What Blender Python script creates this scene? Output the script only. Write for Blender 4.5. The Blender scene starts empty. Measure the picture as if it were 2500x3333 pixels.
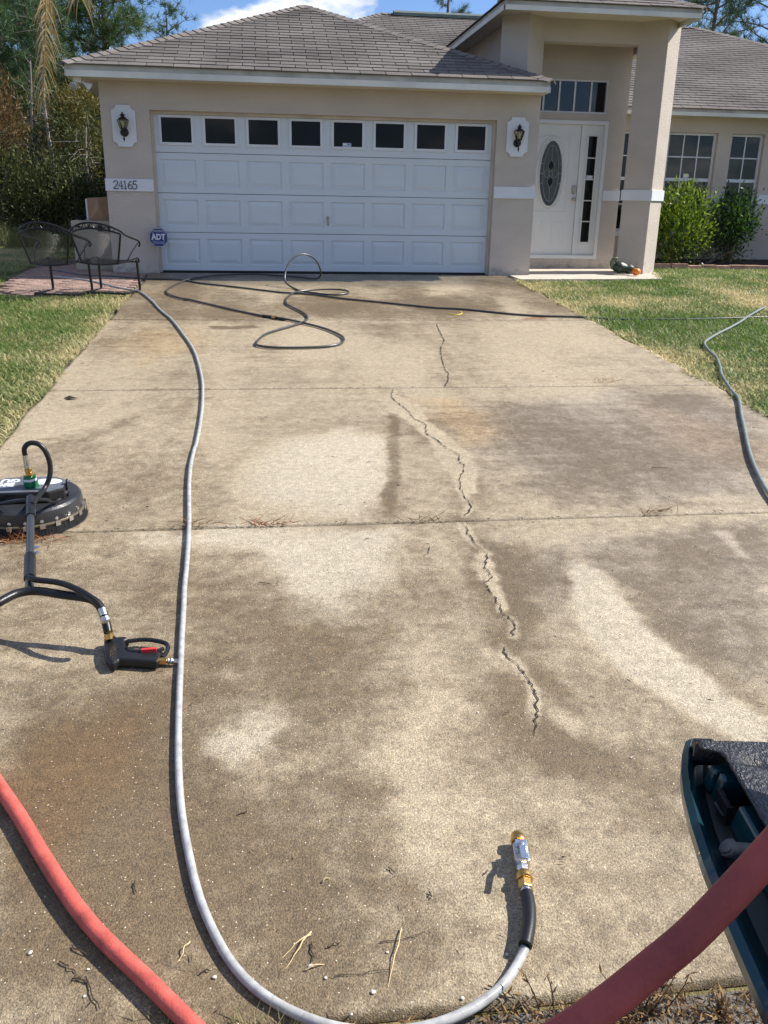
import bpy, math, random
import numpy as np
from mathutils import Vector, Matrix

R = math.radians
random.seed(7)
rng = np.random.default_rng(7)
scene = bpy.context.scene
col = scene.collection

# ------------------------------------------------------------------ camera, sky, sun, exposure
CAM = Vector((-0.933, -13.4726, 1.023))
PITCH, YAW, ROLL = 0.339035, 0.135265, 0.018382
def cam_axes():
    fw = Vector((math.sin(YAW)*math.cos(PITCH), math.cos(YAW)*math.cos(PITCH), -math.sin(PITCH)))
    r = Vector((math.cos(YAW), -math.sin(YAW), 0)); u = r.cross(fw)
    c, s = math.cos(ROLL), math.sin(ROLL)
    return c*r+s*u, -s*r+c*u, fw
cr_, cu_, cf_ = cam_axes()
cd = bpy.data.cameras.new('camera'); cam = bpy.data.objects.new('camera', cd); col.objects.link(cam)
cam.matrix_world = Matrix(((cr_.x, cu_.x, -cf_.x, CAM.x), (cr_.y, cu_.y, -cf_.y, CAM.y), (cr_.z, cu_.z, -cf_.z, CAM.z), (0, 0, 0, 1)))
cd.sensor_fit = 'HORIZONTAL'; cd.sensor_width = 36; cd.lens = 36*2865.4/2500
cd.clip_start = 0.05; cd.clip_end = 2000
scene.camera = cam

SUN = Vector((1.04, 0.15, 1.0)).normalized()
SUN_EL = math.asin(SUN.z); SUN_AZ = math.atan2(SUN.x, SUN.y)
sd = bpy.data.lights.new('sun', 'SUN'); sd.energy = 5.0; sd.angle = R(0.55); sd.color = (1.0, 0.945, 0.86)
so = bpy.data.objects.new('sun', sd); col.objects.link(so)
so.rotation_euler = (-SUN).to_track_quat('-Z', 'Y').to_euler()

world = bpy.data.worlds.new('World'); scene.world = world; world.use_nodes = True
wn, wl = world.node_tree.nodes, world.node_tree.links
wn.clear()
wo = wn.new('ShaderNodeOutputWorld'); bg = wn.new('ShaderNodeBackground'); bg.inputs['Strength'].default_value = 0.05
sky = wn.new('ShaderNodeTexSky'); sky.sky_type = 'NISHITA'; sky.sun_disc = False
sky.sun_elevation = SUN_EL; sky.sun_rotation = SUN_AZ; sky.air_density = 1.0; sky.dust_density = 0.6; sky.ozone_density = 1.6
tc = wn.new('ShaderNodeTexCoord'); mp = wn.new('ShaderNodeMapping'); mp.inputs['Scale'].default_value = (1.0, 1.0, 2.4); mp.inputs['Location'].default_value = (2.3, 1.7, 0.5)
n1 = wn.new('ShaderNodeTexNoise'); n1.inputs['Scale'].default_value = 5.5; n1.inputs['Detail'].default_value = 9; n1.inputs['Roughness'].default_value = 0.55
rp = wn.new('ShaderNodeValToRGB'); rp.color_ramp.elements[0].position = 0.525; rp.color_ramp.elements[1].position = 0.60
n2 = wn.new('ShaderNodeTexNoise'); n2.inputs['Scale'].default_value = 14; n2.inputs['Detail'].default_value = 6
rp2 = wn.new('ShaderNodeValToRGB'); rp2.color_ramp.elements[0].position = 0.3; rp2.color_ramp.elements[0].color = (8.5, 9.3, 10.5, 1); rp2.color_ramp.elements[1].position = 0.62; rp2.color_ramp.elements[1].color = (15.5, 15.7, 16, 1)
tint = wn.new('ShaderNodeMix'); tint.data_type = 'RGBA'; tint.blend_type = 'MULTIPLY'; tint.inputs[0].default_value = 1.0; tint.inputs[7].default_value = (1.12, 1.38, 1.92, 1)
mx = wn.new('ShaderNodeMix'); mx.data_type = 'RGBA'
wl.new(tc.outputs['Generated'], mp.inputs['Vector']); wl.new(mp.outputs[0], n1.inputs['Vector']); wl.new(mp.outputs[0], n2.inputs['Vector'])
wl.new(n1.outputs['Fac'], rp.inputs['Fac']); wl.new(n2.outputs['Fac'], rp2.inputs['Fac'])
wl.new(sky.outputs[0], tint.inputs[6]); wl.new(tint.outputs[2], mx.inputs[6]); wl.new(rp2.outputs['Color'], mx.inputs[7]); wl.new(rp.outputs['Color'], mx.inputs[0])
wl.new(mx.outputs[2], bg.inputs['Color']); wl.new(bg.outputs[0], wo.inputs['Surface'])

vs = scene.view_settings; vs.view_transform = 'Standard'; vs.look = 'None'; vs.gamma = 1.0; vs.use_curve_mapping = False; vs.exposure = 0.72
scene.render.engine = 'CYCLES'
scene.cycles.max_bounces = 8; scene.cycles.transparent_max_bounces = 16; scene.cycles.use_denoising = True

# ------------------------------------------------------------------ materials
MATS = {}
def nmat(name):
    m = bpy.data.materials.new(name); m.use_nodes = True
    nt = m.node_tree; b = nt.nodes['Principled BSDF']
    return m, nt, b
def M(name, c, rough=0.6, var=0.12, scale=6.0, bump=0.0, bscale=80.0, metal=0.0, spec=0.5, coat=0.0, stretch=None, rnd=0.0, detail=6):
    """plain principled material: world-space noise modulates the colour, a finer noise gives relief"""
    if name in MATS: return MATS[name]
    m, nt, b = nmat(name); N, L = nt.nodes, nt.links
    b.inputs['Roughness'].default_value = rough; b.inputs['Metallic'].default_value = metal
    b.inputs['Specular IOR Level'].default_value = spec; b.inputs['Coat Weight'].default_value = coat
    geo = N.new('ShaderNodeNewGeometry'); pos = geo.outputs['Position']
    if stretch:
        mpn = N.new('ShaderNodeMapping'); mpn.inputs['Scale'].default_value = stretch; L.new(pos, mpn.inputs['Vector']); pos = mpn.outputs[0]
    no = N.new('ShaderNodeTexNoise'); no.inputs['Scale'].default_value = scale; no.inputs['Detail'].default_value = detail; L.new(pos, no.inputs['Vector'])
    mr = N.new('ShaderNodeMapRange'); mr.inputs['From Min'].default_value = 0.3; mr.inputs['From Max'].default_value = 0.7
    mr.inputs['To Min'].default_value = 1-var; mr.inputs['To Max'].default_value = 1+var; L.new(no.outputs['Fac'], mr.inputs['Value'])
    fac = mr.outputs[0]
    if rnd:
        oi = N.new('ShaderNodeObjectInfo'); m2 = N.new('ShaderNodeMapRange'); m2.inputs['To Min'].default_value = 1-rnd; m2.inputs['To Max'].default_value = 1+rnd
        L.new(oi.outputs['Random'], m2.inputs['Value']); mm = N.new('ShaderNodeMath'); mm.operation = 'MULTIPLY'; L.new(fac, mm.inputs[0]); L.new(m2.outputs[0], mm.inputs[1]); fac = mm.outputs[0]
    hsv = N.new('ShaderNodeHueSaturation'); hsv.inputs['Color'].default_value = (*c, 1); L.new(fac, hsv.inputs['Value']); L.new(hsv.outputs[0], b.inputs['Base Color'])
    if bump:
        bn = N.new('ShaderNodeTexNoise'); bn.inputs['Scale'].default_value = bscale; bn.inputs['Detail'].default_value = 4; L.new(pos, bn.inputs['Vector'])
        bp = N.new('ShaderNodeBump'); bp.inputs['Strength'].default_value = bump; bp.inputs['Distance'].default_value = 0.01
        L.new(bn.outputs['Fac'], bp.inputs['Height']); L.new(bp.outputs[0], b.inputs['Normal'])
    MATS[name] = m; return m
def Mleaf(name, c1, c2, trans=0.35, rough=0.5, spec=0.4):
    """leaf: colour runs between two tones by the per-face attribute 'tone', light passes through"""
    m, nt, b = nmat(name); N, L = nt.nodes, nt.links
    at = N.new('ShaderNodeAttribute'); at.attribute_name = 'tone'
    mx = N.new('ShaderNodeMix'); mx.data_type = 'RGBA'; mx.inputs[6].default_value = (*c1, 1); mx.inputs[7].default_value = (*c2, 1)
    L.new(at.outputs['Fac'], mx.inputs[0]); L.new(mx.outputs[2], b.inputs['Base Color'])
    b.inputs['Roughness'].default_value = rough; b.inputs['Specular IOR Level'].default_value = spec
    tr = N.new('ShaderNodeBsdfTranslucent'); L.new(mx.outputs[2], tr.inputs['Color'])
    ms = N.new('ShaderNodeMixShader'); ms.inputs[0].default_value = trans
    L.new(b.outputs[0], ms.inputs[1]); L.new(tr.outputs[0], ms.inputs[2]); L.new(ms.outputs[0], N['Material Output'].inputs['Surface'])
    MATS[name] = m; return m
def Mglass(name, tintc=(0.45, 0.5, 0.5), ior=1.5):
    m, nt, b = nmat(name); N, L = nt.nodes, nt.links
    t = N.new('ShaderNodeBsdfTransparent'); t.inputs['Color'].default_value = (*tintc, 1)
    g = N.new('ShaderNodeBsdfGlossy'); g.inputs['Roughness'].default_value = 0.02
    f = N.new('ShaderNodeFresnel'); f.inputs['IOR'].default_value = ior
    ms = N.new('ShaderNodeMixShader'); L.new(f.outputs[0], ms.inputs[0]); L.new(t.outputs[0], ms.inputs[1]); L.new(g.outputs[0], ms.inputs[2])
    L.new(ms.outputs[0], N['Material Output'].inputs['Surface']); MATS[name] = m; return m

STUCCO = M('stucco', (0.485, 0.43, 0.37), 0.9, 0.07, 1.3, 0.95, 26, spec=0.2, stretch=(1, 1, 2.4))
TRIM = M('white_trim', (0.62, 0.64, 0.66), 0.6, 0.05, 3, 0.05, 60)
FASCIA = M('fascia_paint', (0.62, 0.62, 0.56), 0.55, 0.12, 2.2, 0.04, 40)
DRIP = M('weathered_fascia', (0.40, 0.39, 0.34), 0.6, 0.22, 4, 0.05, 40)
SOFFIT = M('soffit_vinyl', (0.58, 0.53, 0.44), 0.6, 0.08, 2)
def mildew(m):
    nt = m.node_tree; N, L = nt.nodes, nt.links; b = N['Principled BSDF']; src = b.inputs['Base Color'].links[0].from_socket
    geo = N.new('ShaderNodeNewGeometry'); sx = N.new('ShaderNodeSeparateXYZ'); L.new(geo.outputs['Position'], sx.inputs[0])
    n = N.new('ShaderNodeTexNoise'); n.inputs['Scale'].default_value = 5.5; n.inputs['Detail'].default_value = 8; n.inputs['Roughness'].default_value = 0.7; L.new(geo.outputs['Position'], n.inputs['Vector'])
    mz = N.new('ShaderNodeMapRange'); mz.inputs['From Min'].default_value = 0.0; mz.inputs['From Max'].default_value = 0.42; mz.inputs['To Min'].default_value = 0.56; mz.inputs['To Max'].default_value = 0.24; L.new(sx.outputs[2], mz.inputs['Value'])
    lt = N.new('ShaderNodeMath'); lt.operation = 'SUBTRACT'; L.new(mz.outputs[0], lt.inputs[0]); L.new(n.outputs['Fac'], lt.inputs[1])
    mr = N.new('ShaderNodeMapRange'); mr.inputs['From Min'].default_value = 0.0; mr.inputs['From Max'].default_value = 0.16; mr.inputs['To Max'].default_value = 0.55; L.new(lt.outputs[0], mr.inputs['Value'])
    mx = N.new('ShaderNodeMix'); mx.data_type = 'RGBA'; mx.inputs[7].default_value = (0.13, 0.13, 0.125, 1); L.new(mr.outputs[0], mx.inputs[0]); L.new(src, mx.inputs[6]); L.new(mx.outputs[2], b.inputs['Base Color'])
mildew(STUCCO)
DOORW = M('garage_door_paint', (0.55, 0.60, 0.63), 0.45, 0.03, 1.5, 0.12, 55, stretch=(1, 1, 3))
JAMB = M('door_jamb_paint', (0.50, 0.44, 0.36), 0.7, 0.12, 4)
WHITE = M('front_door_paint', (0.64, 0.65, 0.63), 0.4, 0.04, 2, 0.04, 30)
DARKGLASS = M('dark_glass', (0.007, 0.008, 0.009), 0.05, 0.3, 3, 0.05, 4, spec=0.16)
SKYGLASS = M('reflecting_glass', (0.008, 0.010, 0.013), 0.04, 0.3, 2, 0.12, 3, spec=0.62)
OVALGLASS = M('oval_textured_glass', (0.045, 0.055, 0.055), 0.22, 0.2, 9, 0.3, 90)
LEAD = M('lead_came', (0.32, 0.34, 0.33), 0.4, 0.1, 20, metal=0.5)
WINGLASS = Mglass('window_glass', (0.42, 0.47, 0.48))
BLIND = M('blind_slats', (0.30, 0.31, 0.31), 0.6, 0.1, 5)
ROOM = M('room_dark', (0.05, 0.05, 0.05), 0.9)
SHINGLE = M('asphalt_shingle', (0.132, 0.119, 0.110), 0.93, 0.28, 0.9, 0.5, 210, spec=0.25, rnd=0.16)
DECK = M('roof_underlay', (0.045, 0.04, 0.037), 0.95)
CAPM = M('hip_cap_shingle', (0.17, 0.152, 0.138), 0.93, 0.14, 4, 0.5, 210, spec=0.25, rnd=0.14)
VENTM = M('ridge_vent_metal', (0.10, 0.13, 0.11), 0.6, 0.2, 5)
BLACKIRON = M('black_iron', (0.007, 0.007, 0.008), 0.34, 0.3, 30, spec=0.4)
BRONZE = M('lamp_bronze', (0.022, 0.018, 0.015), 0.45, 0.3, 30, metal=0.3)
LAMPGLASS = Mglass('lamp_glass', (0.85, 0.82, 0.7))
BULB = M('lamp_bulb', (0.75, 0.7, 0.5), 0.3, 0.02)
SIGNBLUE = M('sign_blue', (0.012, 0.03, 0.16), 0.35, 0.06, 8)
SIGNWHITE = M('sign_white', (0.62, 0.64, 0.68), 0.5, 0.04, 8)
NUM = M('number_metal', (0.09, 0.10, 0.11), 0.4, 0.2, 30, metal=0.6)
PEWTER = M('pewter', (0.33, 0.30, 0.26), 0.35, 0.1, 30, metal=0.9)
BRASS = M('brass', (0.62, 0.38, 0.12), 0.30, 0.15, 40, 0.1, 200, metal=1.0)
STEEL = M('plated_steel', (0.62, 0.62, 0.62), 0.27, 0.12, 40, 0.1, 200, metal=1.0)
ZINC = M('zinc_lever', (0.42, 0.50, 0.60), 0.32, 0.1, 30, metal=0.85)
HOSE_GREY = M('grey_hose_rubber', (0.36, 0.365, 0.36), 0.34, 0.24, 32, 0.06, 260, spec=0.5)
HOSE_BACKLIT = M('backlit_hose_rubber', (0.042, 0.044, 0.044), 0.33, 0.25, 9, 0.06, 260, spec=0.6)  # grey hose rubber coloured dark to stand for backlighting
HOSE_PALE = M('pale_hose_rubber', (0.16, 0.19, 0.185), 0.45, 0.14, 14, 0.15, 160)
RUBBER = M('black_rubber', (0.009, 0.009, 0.010), 0.38, 0.2, 20, 0.05, 200, spec=0.45)
HOSE_RED = M('red_hose_rubber', (0.49, 0.088, 0.066), 0.62, 0.28, 22, 0.18, 170)
PLASTIC = M('black_plastic', (0.011, 0.0115, 0.013), 0.36, 0.45, 9, 0.16, 60, spec=0.35)
PLASTIC_DECK = M('deck_plastic', (0.026, 0.028, 0.033), 0.30, 0.4, 8, 0.12, 50, spec=0.55)  # black plastic lightened blue-grey for sky reflected in the wet deck
PLASTIC_TOP = M('scuffed_plastic', (0.10, 0.11, 0.13), 0.42, 0.35, 10, 0.1, 60)
GREEN = M('green_anodised', (0.012, 0.16, 0.075), 0.32, 0.12, 20, metal=0.4)
BRISTLE = M('brush_bristle', (0.008, 0.008, 0.009), 0.75, 0.3, 60)
REDGRIP = M('red_trigger', (0.55, 0.03, 0.03), 0.4, 0.08, 20)
TEAL = M('teal_car_paint', (0.0025, 0.036, 0.048), 0.30, 0.10, 12, metal=0.2, coat=0.35)
SHADEPAINT = M('shaded_channel_paint', (0.022, 0.024, 0.02), 0.5, 0.15, 12)  # paint darkened to stand for the shade inside the gate end
LINER = M('bed_liner', (0.018, 0.019, 0.022), 0.36, 0.25, 8, 0.9, 85, spec=0.6, stretch=(2.6, 1, 1))
RUST = M('rusty_steel', (0.20, 0.085, 0.045), 0.7, 0.4, 60, 0.3, 200)
TANBOX = M('tan_plastic', (0.36, 0.31, 0.23), 0.6, 0.12, 3)
PAPER = M('brown_paper', (0.30, 0.19, 0.11), 0.8, 0.2, 6)
PAPERW = M('white_card', (0.62, 0.60, 0.55), 0.8, 0.1, 6)
PAVER = M('red_paver', (0.26, 0.175, 0.14), 0.9, 0.16, 9, 0.5, 120, rnd=0.22)
MULCH = M('mulch_soil', (0.045, 0.028, 0.02), 0.95, 0.5, 22, 1.0, 40)
EDGE = M('edging_brick', (0.40, 0.24, 0.17), 0.9, 0.18, 8, 0.4, 90, rnd=0.2)
PUMPKIN = M('pumpkin_skin', (0.72, 0.18, 0.012), 0.4, 0.08, 20)
GOURD = M('gourd_skin', (0.016, 0.030, 0.015), 0.42, 0.9, 45, 0.9, 38)
GOURDPALE = M('gourd_neck', (0.10, 0.13, 0.06), 0.5, 0.4, 20)
BARK = M('bark', (0.13, 0.10, 0.08), 0.95, 0.35, 9, 0.9, 24, stretch=(1, 1, 0.35))
PALEBARK = M('pale_bark', (0.24, 0.21, 0.18), 0.95, 0.3, 9, 0.7, 24, stretch=(1, 1, 0.35))
TWIG = M('dead_twig', (0.055, 0.035, 0.022), 0.9, 0.3, 60)
STRAW = M('dry_straw', (0.48, 0.37, 0.2), 0.75, 0.2, 60)
RUSTNEEDLE = M('rusty_needles', (0.25, 0.09, 0.03), 0.8, 0.3, 60)
HOSE_RED_SHADED = M('shaded_red_hose_rubber', (0.30, 0.052, 0.042), 0.65, 0.24, 16, 0.25, 150)  # same red rubber, darkened to stand for shade on the right hose
PEBBLE = M('white_pebble', (0.62, 0.57, 0.48), 0.7, 0.15, 60)
YELLOW = M('yellow_cord', (0.72, 0.58, 0.06), 0.5, 0.1, 20)
BLACKGAP = M('joint_gap_dirt', (0.018, 0.015, 0.011), 0.95, 0.3, 40)  # near-black dirt lying in the slab joints
GRASSM = Mleaf('grass_blade', (0.130, 0.215, 0.045), (0.68, 0.57, 0.32), 0.48, 0.5, 0.35)
PINE_A = Mleaf('pine_needles', (0.045, 0.10, 0.026), (0.125, 0.20, 0.05), 0.25)
PINE_B = Mleaf('pine_needles_blue', (0.038, 0.085, 0.036), (0.105, 0.175, 0.065), 0.25)
CYPRESS = Mleaf('cypress_rust', (0.065, 0.042, 0.013), (0.21, 0.12, 0.036), 0.35)
CYPGOLD = Mleaf('cypress_gold', (0.08, 0.075, 0.016), (0.21, 0.17, 0.035), 0.35)
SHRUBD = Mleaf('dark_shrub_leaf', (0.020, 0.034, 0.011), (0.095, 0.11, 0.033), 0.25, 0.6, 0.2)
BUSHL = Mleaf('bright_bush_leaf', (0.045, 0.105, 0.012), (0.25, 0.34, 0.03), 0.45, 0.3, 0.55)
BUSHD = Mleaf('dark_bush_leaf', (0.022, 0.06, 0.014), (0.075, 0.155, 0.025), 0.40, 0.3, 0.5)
FROND = Mleaf('dead_frond', (0.30, 0.20, 0.06), (0.62, 0.50, 0.28), 0.3)
FRONDG = Mleaf('live_frond', (0.05, 0.10, 0.02), (0.11, 0.17, 0.03), 0.3)
WEED = Mleaf('dry_weed', (0.12, 0.06, 0.025), (0.32, 0.2, 0.08), 0.2)

# ------------------------------------------------------------------ mesh helpers
class MB:
    def __init__(s): s.v = []; s.f = []; s.sm = []
    def add(s, vs, fs, smooth=False):
        o = len(s.v); s.v.extend([tuple(q) for q in vs]); s.f.extend([tuple(i+o for i in f) for f in fs]); s.sm.extend([smooth]*len(fs)); return s
    def box(s, a, b):
        x0, y0, z0 = a; x1, y1, z1 = b
        return s.add([(x0, y0, z0), (x1, y0, z0), (x1, y1, z0), (x0, y1, z0), (x0, y0, z1), (x1, y0, z1), (x1, y1, z1), (x0, y1, z1)],
                     [(0, 3, 2, 1), (4, 5, 6, 7), (0, 1, 5, 4), (1, 2, 6, 5), (2, 3, 7, 6), (3, 0, 4, 7)])
    def obox(s, c, ax, ay, az, hx, hy, hz):
        c, ax, ay, az = Vector(c), Vector(ax), Vector(ay), Vector(az); vs = []
        for k in (-1, 1):
            for i, j in ((-1, -1), (1, -1), (1, 1), (-1, 1)): vs.append(c+ax*hx*i+ay*hy*j+az*hz*k)
        return s.add(vs, [(0, 3, 2, 1), (4, 5, 6, 7), (0, 1, 5, 4), (1, 2, 6, 5), (2, 3, 7, 6), (3, 0, 4, 7)])
    def prism(s, poly, d, smooth=False):
        """poly: 3-D points of one cap, d: extrusion vector"""
        n = len(poly); d = Vector(d); P = [Vector(q) for q in poly]
        return s.add(P+[q+d for q in P], [tuple(range(n))[::-1], tuple(range(n, 2*n))]+[(i, (i+1) % n, (i+1) % n+n, i+n) for i in range(n)], smooth)
    def tube(s, pts, rad, n=10, caps=True, smooth=True):
        P = [Vector(q) for q in pts]; m = len(P); rads = rad if hasattr(rad, '__len__') else [rad]*m
        T = []
        for i in range(m):
            t = (P[min(i+1, m-1)]-P[max(i-1, 0)])
            T.append(t.normalized() if t.length > 1e-9 else Vector((0, 0, 1)))
        up = Vector((0, 0, 1)) if abs(T[0].z) < 0.9 else Vector((1, 0, 0))
        N = (up-T[0]*up.dot(T[0])).normalized(); vs = []
        for i in range(m):
            N = (N-T[i]*N.dot(T[i])); N = N.normalized() if N.length > 1e-6 else T[i].orthogonal().normalized()
            B = T[i].cross(N)
            for k in range(n):
                a = 2*math.pi*k/n; vs.append(P[i]+(N*math.cos(a)+B*math.sin(a))*rads[i])
        fs = [(i*n+k, i*n+(k+1) % n, (i+1)*n+(k+1) % n, (i+1)*n+k) for i in range(m-1) for k in range(n)]
        if caps: fs += [tuple(range(n))[::-1], tuple(range((m-1)*n, m*n))]
        return s.add(vs, fs, smooth)
    def lathe(s, prof, c=(0, 0, 0), n=24, axis=None, smooth=True):
        """prof: (radius, height) pairs; axis: unit vector, default up"""
        az = Vector(axis).normalized() if axis is not None else Vector((0, 0, 1)); ax = az.orthogonal().normalized(); ay = az.cross(ax); c = Vector(c); vs = []
        for r, h in prof:
            for k in range(n):
                a = 2*math.pi*k/n; vs.append(c+az*h+(ax*math.cos(a)+ay*math.sin(a))*max(r, 1e-4))
        m = len(prof)
        fs = [(i*n+k, i*n+(k+1) % n, (i+1)*n+(k+1) % n, (i+1)*n+k) for i in range(m-1) for k in range(n)]
        return s.add(vs, fs+[tuple(range(n))[::-1], tuple(range((m-1)*n, m*n))], smooth)
    def build(s, name, mat, parent=None, **tags):
        me = bpy.data.meshes.new(name); me.from_pydata(s.v, [], s.f); me.polygons.foreach_set('use_smooth', s.sm); me.materials.append(mat); me.update()
        if any(s.sm): me.set_sharp_from_angle(angle=R(38))
        return link(name, me, parent, **tags)
def link(name, me, parent=None, **tags):
    o = bpy.data.objects.new(name, me); col.objects.link(o)
    if parent is not None:
        o.parent = parent; o.matrix_parent_inverse = world_mat(parent).inverted()
    for k, v in tags.items(): o[k] = v
    return o
def world_mat(o):
    m = Matrix.LocRotScale(o.location, o.rotation_euler, o.scale)
    return m if o.parent is None else world_mat(o.parent) @ o.matrix_parent_inverse @ m
def thing(name, loc, label, category, group=None):
    o = bpy.data.objects.new(name, None); o.empty_display_size = 0.1; col.objects.link(o); o.location = loc
    o['label'] = label; o['category'] = category
    if group: o['group'] = group
    return o
def np_mesh(name, V, F, mat, parent=None, tone=None, smooth=False, **tags):
    V = np.asarray(V, np.float32); F = np.asarray(F, np.int32); k = F.shape[1]
    me = bpy.data.meshes.new(name); me.vertices.add(len(V)); me.vertices.foreach_set('co', V.ravel())
    me.loops.add(F.size); me.loops.foreach_set('vertex_index', F.ravel()); me.polygons.add(len(F))
    me.polygons.foreach_set('loop_start', np.arange(0, F.size, k, dtype=np.int32)); me.polygons.foreach_set('loop_total', np.full(len(F), k, np.int32))
    if smooth: me.polygons.foreach_set('use_smooth', np.ones(len(F), bool))
    me.materials.append(mat); me.update(calc_edges=True)
    if tone is not None:
        a = me.attributes.new('tone', 'FLOAT', 'POINT'); a.data.foreach_set('value', np.asarray(tone, np.float32))
    return link(name, me, parent, **tags)
def bevel(o, w=0.005, seg=2):
    m = o.modifiers.new('bevel', 'BEVEL'); m.width = w; m.segments = seg; m.limit_method = 'ANGLE'; m.angle_limit = R(35); return o
def smooth_path(P, step=0.03):
    P = np.array(P, float); out = []; n = len(P)
    for i in range(n-1):
        p0, p1, p2, p3 = P[max(i-1, 0)], P[i], P[i+1], P[min(i+2, n-1)]
        k = max(1, int(np.ceil(np.linalg.norm(p2-p1)/step)))
        for j in range(k):
            t = j/k; out.append(0.5*((2*p1)+(-p0+p2)*t+(2*p0-5*p1+4*p2-p3)*t*t+(-p0+3*p1-3*p2+p3)*t**3))
    out.append(P[-1]); return np.array(out)
def relax(P, it=2):
    P = np.array(P, float)
    for _ in range(it): P[1:-1] = 0.5*P[1:-1]+0.25*(P[:-2]+P[2:])
    return P
def text(name, body, size, mat, parent, origin, right, up, ext=0.002, align='CENTER', bold=0.0, sx=1.0):
    cu = bpy.data.curves.new(name, 'FONT'); cu.body = body; cu.size = size; cu.extrude = ext; cu.align_x = align; cu.align_y = 'CENTER'; cu.offset = bold; cu.resolution_u = 3
    cu.space_line = 0.9; cu.materials.append(mat)
    tmp = bpy.data.objects.new(name, cu); col.objects.link(tmp); dg = bpy.context.evaluated_depsgraph_get(); me = bpy.data.meshes.new_from_object(tmp.evaluated_get(dg)); bpy.data.objects.remove(tmp)
    me.name = name; o = bpy.data.objects.new(name, me); col.objects.link(o)
    r, u = Vector(right).normalized(), Vector(up).normalized(); n = r.cross(u)
    mw = Matrix(((r.x*sx, u.x, n.x, origin[0]), (r.y*sx, u.y, n.y, origin[1]), (r.z*sx, u.z, n.z, origin[2]), (0, 0, 0, 1)))
    o.parent = parent; o.matrix_parent_inverse = world_mat(parent).inverted(); o.matrix_basis = mw
    return o
# smooth value noise, used for stain outlines, grass patches and crowns
_lat = rng.random((64, 64))
def vnoise(x, y, f=1.0):
    x = np.asarray(x)*f+17.3; y = np.asarray(y)*f+41.7
    xi = np.floor(x).astype(int); yi = np.floor(y).astype(int); fx = x-xi; fy = y-yi; fx = fx*fx*(3-2*fx); fy = fy*fy*(3-2*fy)
    g = lambda a, b: _lat[a % 64, b % 64]
    return (g(xi, yi)*(1-fx)+g(xi+1, yi)*fx)*(1-fy)+(g(xi, yi+1)*(1-fx)+g(xi+1, yi+1)*fx)*fy
def fbm(x, y, f=1.0, o=4):
    s = 0; a = 0.5; t = 0
    for i in range(o): s = s+a*vnoise(x+i*3.1, y-i*5.7, f*2**i); t += a; a *= 0.5
    return s/t
SL = 0.05322
def gz(y): return SL*min(y, 0.0)

# ------------------------------------------------------------------ the ground
def ground_material():
    m, nt, b = nmat('lawn_soil'); N, L = nt.nodes, nt.links
    geo = N.new('ShaderNodeNewGeometry')
    n = N.new('ShaderNodeTexNoise'); n.inputs['Scale'].default_value = 1.6; n.inputs['Detail'].default_value = 9; L.new(geo.outputs['Position'], n.inputs['Vector'])
    r = N.new('ShaderNodeValToRGB'); e = r.color_ramp.elements; e[0].position = 0.35; e[0].color = (0.07, 0.085, 0.025, 1); e[1].position = 0.68; e[1].color = (0.21, 0.165, 0.075, 1)
    L.new(n.outputs['Fac'], r.inputs['Fac']); L.new(r.outputs[0], b.inputs['Base Color']); b.inputs['Roughness'].default_value = 0.95
    n3 = N.new('ShaderNodeTexNoise'); n3.inputs['Scale'].default_value = 45; n3.inputs['Detail'].default_value = 5; L.new(geo.outputs['Position'], n3.inputs['Vector'])
    bp = N.new('ShaderNodeBump'); bp.inputs['Strength'].default_value = 0.8; bp.inputs['Distance'].default_value = 0.03; L.new(n3.outputs['Fac'], bp.inputs['Height']); L.new(bp.outputs[0], b.inputs['Normal'])
    return m
SOIL = ground_material()
def ground_sheet():
    xs = [-300, -80, -30, -16, -8, -4, 0, 4, 8, 16, 30, 80, 300]; ys = [-300, -60, -30, -16, -12.3, -9, -6, -3, 0, 2, 6, 12, 25, 60, 300]
    V = []; F = []
    for y in ys:
        for x in xs: V.append((x, y, SL*max(min(y, 0), -14)-0.03))
    n = len(xs)
    for j in range(len(ys)-1):
        for i in range(n-1): F.append((j*n+i, j*n+i+1, (j+1)*n+i+1, (j+1)*n+i))
    return np_mesh('ground', V, F, SOIL, kind='structure')
ground_sheet()

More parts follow.
